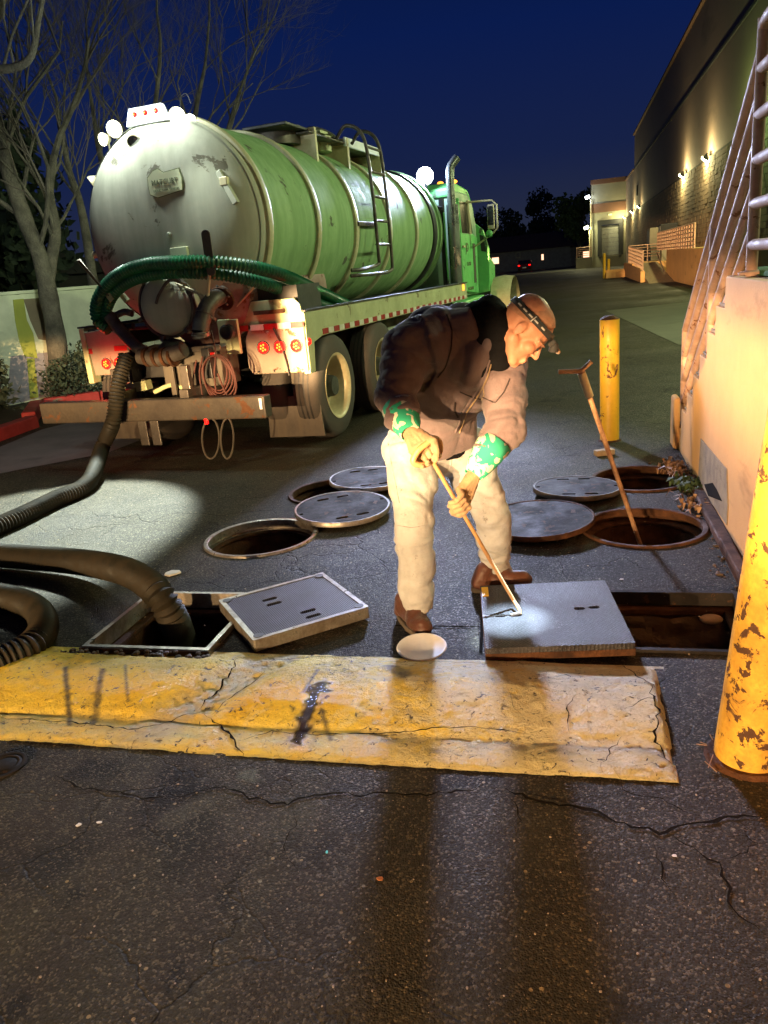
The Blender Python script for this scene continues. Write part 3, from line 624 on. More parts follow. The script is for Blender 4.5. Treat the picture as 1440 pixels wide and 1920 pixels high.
cr([(100, 1450), (150, 1478), (280, 1499), (330, 1492), (420, 1478), (470, 1497), (540, 1512), (590, 1495), (700, 1490), (800, 1494), (925, 1474)], .008, 1)
cr([(925, 1474), (1000, 1500), (1110, 1522), (1170, 1545), (1232, 1560), (1300, 1546), (1380, 1532), (1445, 1530)], .012, 2)
cr([(1232, 1560), (1300, 1590), (1345, 1620), (1370, 1680), (1385, 1720), (1445, 1760)], .007, 3)
cr([(1228, 1565), (1232, 1610), (1250, 1660), (1280, 1690)], .005, 4); cr([(1345, 1620), (1400, 1600), (1420, 1585), (1400, 1570), (1350, 1575)], .004, 5)
cr([(925, 1476), (960, 1500), (975, 1540), (968, 1570)], .004, 6); cr([(550, 1512), (555, 1550), (530, 1590), (560, 1640)], .004, 7)
cr([(0, 1441), (100, 1447)], .003, 8); cr([(420, 1478), (440, 1452), (430, 1430)], .005, 9); cr([(1150, 1450), (1180, 1490), (1240, 1500), (1330, 1540)], .004, 10)
cr([(300, 1110), (340, 1078), (375, 1060), (395, 1040)], .004, 11, .012); cr([(130, 1150), (190, 1163), (230, 1158)], .003, 12)
cr([(640, 1130), (680, 1150), (735, 1165)], .004, 13); cr([(590, 1020), (640, 1000), (700, 1005)], .003, 14); cr([(1080, 1000), (1040, 1035), (1060, 1085)], .003, 15)
cr([(1000, 880), (1080, 868), (1140, 872)], .004, 16, .01); cr([(1010, 773), (1080, 775), (1120, 800)], .004, 17, .01)
o = mb.build('pavement_cracks', M['crack']); tag(o, kind='structure')
mb = MB()
cr([(0, 1352), (120, 1362), (250, 1378), (300, 1368), (345, 1352), (385, 1352)], .006, 21, .01); cr([(385, 1352), (430, 1380), (448, 1412), (455, 1425)], .010, 22, .014)
cr([(448, 1398), (510, 1380), (545, 1384), (640, 1386), (800, 1382), (900, 1380), (1000, 1388)], .006, 23, .008)
cr([(450, 1250), (430, 1285), (400, 1320), (372, 1345)], .008, 24, .016); cr([(500, 1270), (470, 1300), (430, 1330), (400, 1352)], .005, 25, .02)
cr([(1130, 1235), (1175, 1262), (1215, 1300), (1240, 1320)], .004, 26, .012); cr([(1080, 1325), (1062, 1350), (1068, 1385)], .006, 27, .012)
cr([(1215, 1300), (1235, 1350), (1230, 1400), (1262, 1440)], .008, 28, .03); cr([(1170, 1350), (1215, 1330), (1250, 1345)], .006, 29, .03)
cr([(1130, 1455), (1140, 1420), (1165, 1392)], .006, 30, .02); cr([(985, 1300), (1060, 1285), (1100, 1290)], .003, 31, .01); cr([(480, 1248), (600, 1243), (740, 1246)], .004, 32, .006)
cr([(700, 1262), (820, 1256), (930, 1262)], .002, 33, .01); cr([(955, 1320), (965, 1350), (990, 1370)], .002, 34, .01)
o = mb.build('berm_cracks', M['crack']); tag(o, kind='structure')
def patch(mb, pts, seed, lift=.003):
    c = sum(pts, Vector())/len(pts); P = spline(pts+[pts[0]], 8)[:-1]
    n = len(P); vs = []
    for j, k in enumerate((0, .25, .5, .75, 1)):
        for i, p in enumerate(P):
            q = c.lerp(p, k*(1+.12*noise.noise(Vector((i*.6, seed, 0))))); vs.append(Vector((q.x, q.y, bz(q)+lift)))
    mb.add(vs, [(j*n+i, j*n+(i+1) % n, (j+1)*n+(i+1) % n, (j+1)*n+i) for j in range(4) for i in range(n)])
mb = MB()
# rubber marks and the wet streak live on the berm's own surface as a vertex attribute
marks = [([(126, 1266), (128, 1310), (130, 1354)], .010), ([(196, 1272), (188, 1305), (174, 1352)], .013), ([(238, 1262), (240, 1290), (242, 1322)], .005), ([(604, 1338), (612, 1360), (620, 1382)], .008), ([(598, 1268), (586, 1292), (572, 1312)], .006), ([(330, 1262), (318, 1280)], .004), ([(735, 1262), (760, 1280)], .03)]
wets = [([(605, 1300), (585, 1328), (572, 1352), (556, 1382)], .020), ([(588, 1308), (612, 1310)], .016)]
att = bo.data.color_attributes.new('mark', 'FLOAT_COLOR', 'POINT'); inv = Matrix.Rotation(AB, 3, 'Z')
def loc_(p): q = inv @ (gp(*p, .03)-B(0, 2.02)); return Vector((q.x, q.y))
def segs(L): return [([loc_(p) for p in pts], w) for pts, w in L]
sm_, sw_ = segs(marks), segs(wets); arr = np.zeros((len(bo.data.vertices), 4), dtype=np.float32)
def dist_(q, P):
    best = 9
    for a, b in zip(P[:-1], P[1:]):
        d = b-a; t = max(0, min(1, (q-a).dot(d)/d.dot(d))); best = min(best, (q-a-d*t).length)
    return best
for i, vv in enumerate(bo.data.vertices):
    if vv.co.x < -2.3: continue
    q = Vector((vv.co.x, vv.co.y)); nz = noise.noise(Vector((q.x*40, q.y*40, 0)))
    arr[i, 0] = max([max(0, min(1, 1.5-dist_(q, P)/w*(1+.5*nz))) for P, w in sm_]); arr[i, 1] = max([max(0, min(1, 1.8-dist_(q, P)/w*(1+.9*nz))) for P, w in sw_])
att.data.foreach_set('color', arr.ravel())
# ------------------------------------------------------------------ loose chips of stone and litter on the asphalt
rg = random.Random(12); mb = MB()
for i in range(330):
    x = rg.uniform(0, 1440); y = rg.choice([rg.uniform(1440, 1910)]*3+[rg.uniform(880, 1230)]); p = gp(x, y)
    s = (.0010+.0026*rg.random()**3)*(1 if y > 1400 else 1.3)
    mb.ell((p.x, p.y, bz(p)+s*.5), (s*1.3, s, s*.7), Matrix.Rotation(rg.random()*3, 3, 'Z'), 5, 3)
o = mb.build('loose_chips', paint('chips', (.34, .26, .18), (.20, .17, .14), .9)); tag(o, 'small pale stone chips scattered over the asphalt', 'stone chips', kind='stuff')
def litter(px, s, mat, name, label, cat, sq=1.4):
    p = gp(*px); rg = random.Random(int(px[0])); mb = MB(); n = 7; r = [s*(.7+.5*rg.random()) for _ in range(n)]
    mb.prism([(r[i]*math.cos(2*PI*i/n)*sq, r[i]*math.sin(2*PI*i/n)) for i in range(n)], (1, 0, 0), (0, 1, 0), (0, .1, 1), (0, 0, 0), s*.28)
    o = mb.build(name, mat, bevel=s*.06); o.location = (p.x, p.y, bz(p)+.002); tag(o, label, cat)
litter((712, 1649), .008, M['leafdry'], 'dry_leaf', 'tiny orange dry leaf lying on the dark foreground asphalt', 'leaf')
litter((613, 1599), .005, M['teal'], 'teal_scrap', 'tiny turquoise scrap on the foreground asphalt', 'scrap', .8)
litter((148, 1548), .007, M['paper'], 'pale_pebble', 'pale pebble on the left foreground asphalt, roundish', 'pebble'); litter((186, 1543), .005, M['paper'], 'pale_pebble', 'small elongated pale pebble right beside the roundish one', 'pebble', 2.2)
litter((1265, 1606), .005, M['paper'], 'pale_pebble', 'single pale pebble on the right foreground asphalt below the wide crack', 'pebble')
litter((1165, 1087), .007, M['paper'], 'paper_scrap', 'small white scrap behind the slid cover', 'scrap'); litter((324, 1077), .036, M['paper'], 'flattened_cup', 'flat crumpled white cup on the asphalt left of the bright rimmed manhole', 'cup', 1.35)
# survey plug / drain cap at the left edge
c = gp(8, 1436); t = thing('drain_cap', 'small dark ribbed cap let into the asphalt at the left edge below the berm', 'drain cap', (c.x, c.y, 0))
MB().lathe([(.075, -.002), (.075, .006), (.066, .008), (.058, .004), (.050, .008), (.042, .004), (.034, .008), (0, .008)], None, 32).build('cap', M['cast'], t, smooth=True)
# ------------------------------------------------------------------ bollards
def bollard(name, loc, h, r, mat, label, lean=(0, 0), cap_='flat', group=None, base=True):
    t = thing(name, label, 'bollard', loc, 0, group); top = Vector((lean[0], lean[1], h))
    prof_n = 28; mb = MB(); mb.tube([(0, 0, -.05), top*.5, top], r, prof_n); mb.build('post', M[mat], t, smooth=True)
    mb = MB(); mb.tube([top+Vector((0, 0, .0)), top+Vector((0, 0, .006)), top+Vector((0, 0, .03))], [r*.985, r*.95, r*.5], prof_n); mb.build('cap', M['rust'] if cap_ == 'rust' else M[mat], t, smooth=True)
    if base:
        mb = MB(); mb.tube([(0, 0, -.01), (0, 0, .012)], [r*1.35, r*1.12], 20); mb.build('footing', M['rust'], t, smooth=True)
    return t
p = gp(1143, 829); M['bollard_mid'] = paint('bollard_mid', (.80, .48, .03), (.66, .38, .02), .5, 0, 5, .3, rust=.15, rustc=(.10, .04, .015)); p += Vector((p.x, p.y, 0)).normalized()*.07
bollard('bollard', p, .99, .077, 'bollard_mid', 'rust spotted yellow bollard standing upright left of the orange lit stair wall', (0, 0), 'rust')
p = gp(1350, 1436); r_ = .098
nb = p + Vector((r_*.96, .03, 0))
bollard('bollard', nb, 1.25, r_, 'bollard', 'rusty yellow bollard close to the camera, cut by the right edge of the photo', (.13, 0), 'flat')
for i, (x, y, hh, lab, mt) in enumerate([(1133, 522, 1.45, 'tall yellow bollard of the distant pair before the loading door', 'bollard2'), (1141, 521, 1.1, 'shorter yellow bollard right of the tall one before the loading door', 'bollard2')]):
    bollard('bollard', gp(x, y), hh, .09, mt, lab, (0, 0), 'flat', None, False)
p = gp(1133, 853); mb = MB(); mb.box((0, 0, .022), (.15, .065, .044), Matrix.Rotation(.12, 3, 'Z')); o = mb.build('half_brick', M['brick'], bevel=.006); o.location = p; tag(o, 'pale broken brick lying in front of the upright bollard', 'brick')
# twigs at the foot of the near bollard
mb = MB(); rg = random.Random(5)
for i in range(9):
    a = gp(1300+rg.random()*45, 1395+rg.random()*60, .004); b = a+Vector((rg.uniform(-.05, .05), rg.uniform(-.04, .04), rg.uniform(0, .025))); mb.tube([a, b], .0016, 5)
o = mb.build('dry_twigs', M['probe'], recenter=True); tag(o, 'dry twigs and stalks heaped at the foot of the near bollard', 'twigs', kind='stuff')

# ------------------------------------------------------------------ stair block with landing (near right)
VW = .79
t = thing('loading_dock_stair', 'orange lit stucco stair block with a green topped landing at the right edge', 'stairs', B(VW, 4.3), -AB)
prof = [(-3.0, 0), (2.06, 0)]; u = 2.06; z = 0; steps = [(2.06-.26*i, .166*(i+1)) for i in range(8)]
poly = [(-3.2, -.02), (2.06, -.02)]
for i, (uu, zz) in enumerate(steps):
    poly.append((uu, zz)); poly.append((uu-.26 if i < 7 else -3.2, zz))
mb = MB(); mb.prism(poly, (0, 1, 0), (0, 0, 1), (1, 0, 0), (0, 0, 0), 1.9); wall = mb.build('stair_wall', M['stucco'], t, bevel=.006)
mb = MB()
for i, (uu, zz) in enumerate(steps[:-1]):
    o = MB().box((.95, uu-.13, zz+.008), (1.86, .285, .016)).build('tread', M['bareconc'], t, bevel=.004)
MB().box((1.0, -1.42, 1.345), (1.84, 3.45, .03)).build('green_mat', M['grassmat'], t, bevel=.01)
# fallen stucco: bare concrete patches and footing
for nm, pl in (('bare_patch', [(.92, .03), (.86, .47), (.68, .36), (.52, .26), (.40, .24), (.36, .03)]),): pass
def wallpatch(name, px, mat, proud=.006):
    P = []
    for x, y in px:
        d = ray(x, y); tt = (VW - EYE.dot(BV))/d.dot(BV); q = EYE+d*tt; P.append((q.dot(BU)-4.3, max(q.z, .0)))
    mb = MB(); mb.prism(P, (0, 1, 0), (0, 0, 1), (-1, 0, 0), (.002, 0, 0), proud+.002); return mb.build(name, mat, t, bevel=.002)
wallpatch('bare_patch', [(1315, 822), (1338, 850), (1364, 880), (1366, 948), (1364, 985), (1342, 952), (1318, 930), (1310, 900)], M['bareconc'], .005)
wallpatch('lost_plaster', [(1322, 908), (1338, 905), (1346, 918), (1356, 940), (1330, 930)], M['crack'], .007)
MB().box((-.035, -.6, .015), (.07, 3.2, .05)).build('footing', M['rust'], t, bevel=.01)
mb = MB(); mb.box((-.02, 1.98, .20), (.05, .2, .40)); mb.build('corner_stub', M['stucco'], t, bevel=.02)
# pipe railing
rt_ = thing('pipe_railing', 'pink painted pipe railing on the near landing running down the stair', 'railing', B(VW, 4.3), -AB)
PR = .026; xr = .055
MB().cyl((xr, -.1, 1.33), (xr, -.1, 2.43), PR*1.05, 14).build('post', M['rail'], rt_, smooth=True)
MB().lathe([(.06, 1.34), (.06, 1.352), (PR, 1.36)], Matrix.Translation((xr, -.1, 0)), 16).build('post_base', M['rail'], rt_, smooth=True)
zl = [2.42, 2.23, 2.04, 1.85, 1.66, 1.475]
for i, zz in enumerate(zl):
    if i == 0: pts = [(xr, -.1, zz-.03), (xr, -.13, zz-.008), (xr, -.2, zz), (xr, -2.2, zz)]
    else: pts = [(xr, -.1+PR*.5, zz), (xr, -2.2, zz)]
    MB().tube(pts, PR, 14).build('rail', M['rail'], rt_, smooth=True)
MB().cyl((xr, -2.1, 1.33), (xr, -2.1, 2.42), PR, 12).build('post', M['rail'], rt_, smooth=True)
sl = .166/.26
zt0 = [2.30, 2.11, 1.92, 1.73, 1.54]
yend = 2.12
for i, zz in enumerate(zt0):
    y1 = yend; z1 = zz - sl*(y1+.1)
    if z1 < .14: y1 = (zz-.16)/sl-.1; z1 = .16
    MB().tube([(xr, -.1, zz), (xr, y1, z1)], PR, 14).build('sloped_rail', M['rail'], rt_, smooth=True)
MB().cyl((xr, yend, .0), (xr, yend, zt0[0]-sl*(yend+.1)+.01), PR, 12).build('post', M['rail'], rt_, smooth=True)
MB().cyl((xr, 1.0, .66), (xr, 1.0, zt0[0]-sl*1.1+.01), PR*.95, 12).build('post', M['rail'], rt_, smooth=True)
# weeds
mb = MB(); rg = random.Random(8)
def weed_patch(c, n, hh, spread):
    for i in range(n):
        p = c+Vector((rg.gauss(0, spread), rg.gauss(0, spread*1.6), 0)); a = rg.random()*6.28; d = Vector((math.cos(a), math.sin(a), 0)); L = hh*(.4+.8*rg.random()); w = .006+.010*rg.random()
        k = p+d*L*.4+Vector((0, 0, L*.8)); e = p+d*L+Vector((0, 0, L*.55)); s_ = Vector((-d.y, d.x, 0))*w
        mb.add([p-s_*.3, p+s_*.3, k+s_, k-s_, e], [(0, 1, 2, 3), (3, 2, 4)])
weed_patch(gp(1292, 915), 150, .075, .035)
o = mb.build('weeds', M['leaf'], recenter=True); tag(o, 'small green weeds growing against the foot of the stair wall', 'weeds')
mb = MB(); weed_patch(gp(1275, 880), 60, .06, .06); weed_patch(gp(1300, 950), 60, .05, .06); weed_patch(gp(1262, 890), 30, .08, .05)
o = mb.build('dead_grass', M['probe'], recenter=True); tag(o, 'dead grass and litter along the wall behind the far right manhole', 'dead grass', kind='stuff')
# rubble strip at the wall foot
mb = MB()
for i in range(260):
    uu = 3.4+2.6*rg.random(); p = B(VW-.02-abs(rg.gauss(0, .07)), uu); s = .003+.009*rg.random()**2
    if any((p-c_).length < r_2+.05 for c_, r_2 in hinfo): continue
    mb.ell((p.x, p.y, s*.3), (s*1.4, s, s*.7), Matrix.Rotation(rg.random()*3, 3, 'Z'), 5, 3)
o = mb.build('wall_foot_rubble', M['pitwall'], recenter=True); tag(o, 'crumbled grit and soil along the foot of the stair wall', 'rubble', kind='stuff')
# timber edging low along the near end
mb = MB(); mb.box((0, 0, .03), (.05, 1.3, .06)); o = mb.build('timber_edging', M['rust'], bevel=.006); o.location = B(VW-.045, 3.35); o.rotation_euler = (0, 0, -AB); tag(o, 'dark rotten timber strip along the wall foot by the right pit', 'timber')

# ------------------------------------------------------------------ ground features farther off
def sheet(name, pts, mat, z): 
    o = MB().add([Vector((p.x, p.y, z)) for p in pts], [tuple(range(len(pts)))]).build(name, mat)
    for p in o.data.polygons:
        if p.normal.z < 0: p.flip()
    tag(o, kind='structure'); return o
sheet('concrete_pad', [gp(1135, 583), gp(1272, 647), B(5.5, 11.5), B(5.9, 30), gp(1288, 567)], M['pad'], .006)
sheet('far_road', [B(-60, 88), B(-60, 102), B(1.6, 102), B(1.6, 88)], M['pad'], .006)
# ------------------------------------------------------------------ the long building
BW = 6.0
b = thing('warehouse', 'long tall warehouse with lit wall lamps running away on the right', 'building', B(BW, 75), -AB)
MB().box((4, -36, 5.95), (8, 90, 11.9)).build('wall', M['bldg'], b)
MB().box((4-.05, -36, 11.95), (8.2, 90.2, .14)).build('parapet_cap', M['trim'], b)
MB().box((3.96, -36, 8.9), (8, 90.02, .12)).build('panel_joint', M['seal'], b)
MB().box((4, 15, 4.45), (8, 12, 8.9)).build('rear_wall', M['bldg'], b); MB().box((3.98, 15.3, 8.93), (8.2, 12.2, .14)).build('parapet_cap', M['trim'], b)
# split block courses of the lower wall, real blocks proud of the mortar
MB().box((-.05, -36, 2.55), (.12, 89, 5.1)).build('mortar_bed', M['mortar'], b)
me = bpy.data.meshes.new('block'); bm = bmesh.new(); bmesh.ops.create_cube(bm, size=1); bmesh.ops.scale(bm, vec=(.14, .385, .185), verts=bm.verts); bm.to_mesh(me); bm.free(); me.materials.append(M['block'])
rg = random.Random(2); cnt = 0; rest = MB()
for row in range(18):
    z0 = 1.50+.2*row
    for k in range(170):
        uu = 26+.4*k+(.2 if row % 2 else 0); loc = Vector((-.075+rg.uniform(-.01, .012), uu-75, z0))
        if uu < 33 and cnt < 300: o = mesh_obj('block', me, None, b, loc); cnt += 1
        else: rest.box(loc, (.14, .385, .185))
o = rest.build('block_courses', M['block'], b); o['kind'] = 'stuff'
MB().box((-.03, 5, 6.7), (.1, .9, .9)).build('vent', M['seal'], b)
def wall_lamp(u, z=5.1, col=GREEN, pw=900, label='', glow='lampglow', v=None, energy=True, tgt=None):
    v = BW-.14 if v is None else v
    t = thing('wall_lamp', label, 'lamp', B(v, u, z), -AB, 'lamps along the warehouse wall')
    MB().prism([(0, .16), (-.06, .16), (-.2, .04), (-.2, -.02), (0, -.14)], (1, 0, 0), (0, 0, 1), (0, 1, 0), (0, -.17, 0), .34).build('housing', M['dark'], t, bevel=.01)
    MB().prism([(-.205, .06), (-.215, -.03), (-.03, -.17), (-.01, -.15)], (1, 0, 0), (0, 0, 1), (0, 1, 0), (0, -.15, 0), .30).build('lens', M[glow], t)
    if energy: point('wall_lamp_light', B(v-.42, u, z-.05), pw*.55, col, .1)
    return t
for i, (u, lab) in enumerate([(30.8, 'green glowing wall lamp seen between the near landing rails'), (39.3, 'white hot wall lamp nearest the sloping stair rails'), (47.0, 'yellow green wall lamp second from the stair rails, over streaked blockwork'),
                              (75.2, 'small white wall lamp, upper of the distant three'), (83.5, 'bright wall lamp, middle of the distant three'), (95.0, 'small wall lamp at the inner corner of the far wing')]):
    wall_lamp(u, 5.1, (1, .86, .38) if i else (.62, 1, .25), (900, 1000, 1100, 300, 1100, 700)[i], lab)
# yard lamps of the same row beyond the right edge of the photograph
for u, pw in ((14.7, 1700), (6.6, 900)):
    wall_lamp(u, 5.4, GREEN, pw, 'greenish wall lamp of the warehouse row, %s beyond the right edge' % ('second' if u > 10 else 'first'), energy=False)
    point('yard_lamp_light', B(BW-.55, u, 5.3), pw, GREEN, .12)
# far wing facing the yard
wg = thing('loading_wing', 'cream loading wing with brown band and one dark dock door at the far end', 'building', B(2.3, 96), -AB)
wl = MB(); 
# front wall with the door opening
WX, HX = 4.0, 9.2
for c, d in (((.32, .2, 4.6), (.64, .4, 9.2)), ((3.75, .2, 4.6), (.7, .4, 9.2)), ((2.02, .2, 7.0), (2.76, .4, 4.4)), ((2.02, .2, .6), (2.76, .4, 1.2))): wl.box(c, d)
wl.box((2, 4.4, 4.6), (4, 8, 9.2)) if False else None
wl.build('front_wall', M['wing'], wg)
MB().box((.1, 4.2, 4.6), (.2, 8, 9.2)).build('side_wall', M['wing'], wg)
MB().box((2.05, -.03, 9.1), (4.3, .16, .5)).build('parapet_band', M['trim'], wg); MB().box((2.05, -.03, 6.35), (4.3, .1, .95)).build('brown_band', M['trim'], wg)
mb = MB(); mb.box((.86, -.12, 2.9), (.45, .3, 3.4)); mb.box((3.18, -.12, 2.9), (.45, .3, 3.4)); mb.box((2.02, -.12, 4.75), (2.78, .32, .55)); mb.build('dock_seal', M['seal'], wg, bevel=.03)
mb = MB()
for k in range(7): MB().box((2.02, .12, 1.45+.46*k), (1.9, .06, .44)).build('door_section', M['slat'], wg, bevel=.01)
mb = MB(); mb.box((.95, -.25, 1.15), (.25, .25, .4)); mb.box((3.1, -.25, 1.15), (.25, .25, .4)); mb.build('dock_bumper', M['dark'], wg)
MB().box((2.02, -.3, 1.18), (1.9, .5, .08)).build('dock_leveller', M['steel'], wg)
MB().box((2.0, -.06, 5.55), (.4, .06, .18)).build('number_plate_box', M['plate'], wg)
def pole_lamp(u, v, z, label, gl, pw, col):
    t = thing('wing_lamp', label, 'lamp', B(v, u, 0), -AB)
    MB().box((-.35, 0, z), (.5, .4, .3), Matrix.Rotation(-.3, 3, 'Y')).build('lamp_head', M[gl], t, bevel=.04); MB().cyl((0, 0, z-.4), (-.3, 0, z-.05), .05, 8).build('bracket', M['dark'], t)
    MB().cyl((0, 0, 0), (0, 0, z-.3), .06, 8).build('conduit', M['cream'], t)
    point('wing_lamp_light', B(v-.6, u-.6, z-.3), pw, col, .15)
pole_lamp(95.7, 2.2, 7.6, 'cool white lamp high on the left corner of the far wing', 'lampwhite', 150, (.85, .95, 1)); pole_lamp(95.5, 2.05, 4.4, 'yellow lamp low on the left corner of the far wing', 'lampglow', 500, (1, .95, .45))
# dock, ramp and railings in the middle distance
d = thing('concrete_dock', 'cream lit concrete dock wall and ramp in the middle distance', 'loading dock', B(4.5, 39), -AB)
MB().box((.74, -4, .69), (1.48, 17.2-4, 1.38)).build('dock_wall', M['stucco'], d, bevel=.02)
MB().prism([(-1, 0), (7, 0), (7, .8)], (0, 1, 0), (0, 0, 1), (1, 0, 0), (-1.1, 0, 0), 1.09).build('ramp', M['bareconc'], d)
MB().box((-.3, 10.5, .4), (2.0, 7, .8)).build('ramp_landing', M['stucco'], d)
MB().prism([(1, 0), (11, 0), (11, .78), (2.2, .62), (1, .5)], (0, 1, 0), (0, 0, 1), (1, 0, 0), (-1.32, 0, 0), .2).build('low_wall', M['stucco'], d, bevel=.02)
for k in range(2): MB().box((-1.9-.0*k, 12.6+.35*k, .17+.2*k), (1.1, 1.4-.5*k, .34 if not k else .2)).build('step', M['stucco'], d)
def railing(label, pts, rails, post_gap, pr=.03, rr=.022):
    c = B(*pts[0]); t = thing('yard_railing', label, 'railing', (c.x, c.y, c.z), -AB)
    L = [Vector((p[0]-pts[0][0], p[1]-pts[0][1], p[2]-pts[0][2])) for p in pts]
    for i in range(len(L)-1):
        a, e = L[i], L[i+1]; n = max(1, round((e-a).length/post_gap))
        for k in range(n+1): q = a.lerp(e, k/n); MB().cyl(q, q+Vector((0, 0, rails[0])), pr, 6).build('post', M['rail'], t)
        for h in rails: MB().cyl(a+Vector((0, 0, h)), e+Vector((0, 0, h)), rr, 6).build('rail', M['rail'], t)
railing('lit grid railing standing on top of the concrete dock wall', [(4.55, 46.3, 1.38), (4.55, 32.8, 1.38)], [.9, .74, .58, .42, .26, .1], .75, .034, .028)
railing('railing along the low wall of the ramp', [(3.3, 40.2, .5), (3.3, 49.8, .78)], [.95, .78, .6, .42, .25], .75, .03, .024)
railing('railing across the back of the ramp landing', [(3.3, 50.0, .8), (5.4, 50.0, .8)], [.95, .8, .62, .45, .3], 1.0, .03, .024)
MB().tube([B(4.45, 45.6, 1.25), B(4.42, 41.5, .35)], .035, 8).build('handrail', M['trim'], recenter=True); tag(C.objects[-1], 'brown sloping handrail fixed on the dock wall above the ramp', 'handrail')
railing('small white railing left of the far loading wing', [(.6, 95, 1.2), (2.2, 95, 1.2)], [1.1, .88, .66, .44, .22], 1.6, .04, .035)
o = MB().prism([(.5, 0), (2.25, 0), (2.25, 1.2), (.5, 1.2)], (1, 0, 0), (0, 0, 1), (0, 1, 0), (0, 0, 0), 3).build('side_ramp', M['wing']); o.location = B(0, 94.8); o.rotation_euler = (0, 0, -AB); tag(o, 'low concrete ramp wall under the white railing left of the wing', 'ramp')
# plant room boxes on the dock
for (v, u, z, dd, lab) in ((5.1, 53, 2.1, (.9, 2.0, 1.2), 'pale electrical cabinet on the dock behind the ramp railing'), (5.3, 48.5, 2.35, (.9, 1.2, .8), 'dark air conditioning box on the dock wall')):
    t = thing('dock_cabinet', lab, 'cabinet', B(v, u, .8), -AB); MB().box((0, 0, z-.8), dd).build('case', M['wing'] if dd[2] > 1 else M['seal'], t, bevel=.03); MB().box((-dd[0]/2-.01, 0, z-.8), (.02, dd[1]*.8, dd[2]*.75)).build('door_panel', M['slat'], t); MB().box((0, 0, (z-.8-dd[2]/2)/2), (dd[0]*.8, dd[1]*.8, max(.05, z-.8-dd[2]/2))).build('plinth', M['wing'], t)
# ------------------------------------------------------------------ houses, parked car, street beyond
def house(name, c, w, dpt, h, rh, rz, label, wins):
    t = thing(name, label, 'house', c, rz)
    MB().box((0, 0, h/2), (w, dpt, h)).build('wall', M['housew'], t)
    MB().prism([(-dpt/2-.5, h), (dpt/2+.5, h), (0, h+rh)], (0, 1, 0), (0, 0, 1), (1, 0, 0), (-w/2-.5, 0, 0), w+1).build('roof', M['roof'], t)
    for x, z, ww, hh, m in wins:
        f = MB().box((x, -dpt/2-.03, z), (ww+.2, .08, hh+.2)).build('window', M['wing'], t); MB().box((x, -dpt/2-.09, z), (ww, .04, hh)).build('pane', M[m], f)
def onu(x, y, u): 
    d = ray(x, y); tt = u/d.dot(BU); return EYE+d*tt
hc = onu(990, 505, 128); hc.z = 0
house('house', hc, 13, 9, 2.9, 2.3, -.25, 'low grey house with a shallow roof behind the red parked car', [(-4.6, 1.8, 1.0, .9, 'porch'), (-1.2, 2.3, .5, .6, 'housew'), (2.4, 1.7, .3, .8, 'porch')])
hc = onu(1058, 498, 133); hc.z = 0
house('house', hc, 12, 9, 2.8, 2.6, -.2, 'house with two glowing porch lights left of the loading wing', [(-1.3, 1.5, .9, 1.6, 'porch'), (3.2, 1.5, 1.1, .9, 'porch'), (.5, 1.8, .3, 1.8, 'wing'), (-3.6, .6, .4, .5, 'porch')])
# red car
c = onu(985, 511, 112); c.z = 0; t = thing('parked_car', 'dark red hatchback parked across the road, seen from behind', 'car', c, -AB)
body = [(-2, .3), (2, .3), (2.05, .75), (1.9, .95), (1.0, 1.02), (.5, 1.48), (-1.3, 1.5), (-1.95, 1.0), (-2.05, .6)]
MB().prism([(a, z) for a, z in body], (0, 1, 0), (0, 0, 1), (1, 0, 0), (-.88, 0, 0), 1.76).build('body', M['carpaint'], t, bevel=.1)
MB().prism([(-1.99, 1.02), (-1.36, 1.44), (-1.40, 1.45), (-2.02, 1.03)], (0, 1, 0), (0, 0, 1), (1, 0, 0), (-.7, -.02, .01), 1.4).build('rear_window', M['glass'], t)
for s in (-1, 1):
    MB().box((s*.7, -2.03, .85), (.26, .06, .14)).build('tail_lamp', M['red_led'], t)
    for y in (-1.3, 1.3):
        w_ = MB().cyl((s*.7, y, .32), (s*.9, y, .32), .32, 16).build('wheel', M['rubber'], t); MB().cyl((s*.9, y, .32), (s*.91, y, .32), .18, 10).build('rim', M['steel'], w_)
MB().box((0, -2.09, .55), (.5, .03, .14)).build('number_plate', M['white'], t)
# trees far off, dark against the sky
def leafy(name, base, h, w, seed, label, mat, n=1500, cat='tree', group='trees behind the houses', leaf=.5, lumps=9):
    rg = random.Random(seed); t = thing(name, label, cat, base, 0, group)
    mb = MB(); mb.tube([(0, 0, 0), (.1*w*.2, 0, h*.25), (0, .05*w, h*.6)], [h*.035, h*.025, h*.012], 8)
    L = []
    for i in range(lumps):
        a = rg.random()*6.28; rr = w*.5*math.sqrt(rg.random())*.75; z = h*(.32+.6*rg.random()); L.append((Vector((rr*math.cos(a)*(1.15-z/h*.6), rr*math.sin(a)*(1.15-z/h*.6), z)), w*(.13+.12*rg.random())))
        mb.tube([(0, 0, h*.3), (L[-1][0]*.5+Vector((0, 0, h*.2))), L[-1][0]], [h*.014, h*.01, h*.004], 5)
    mb.build('trunk', M['bark'], t)
    fm = MB()
    for i in range(n):
        c, r = rg.choice(L); d = Vector((rg.gauss(0, 1), rg.gauss(0, 1), rg.gauss(0, .8))).normalized()*r*(.55+.5*rg.random()); p = c+d; s = leaf*(.5+.7*rg.random())
        a = Vector((rg.gauss(0, 1), rg.gauss(0, 1), rg.gauss(0, 1))).normalized()*s; b_ = a.cross(Vector((rg.gauss(0, 1), rg.gauss(0, 1), rg.gauss(0, 1)))).normalized()*s*.6
        fm.add([p-a, p+b_, p+a, p-b_], [(0, 1, 2, 3)])
    fm.build('crown', mat, t); return t
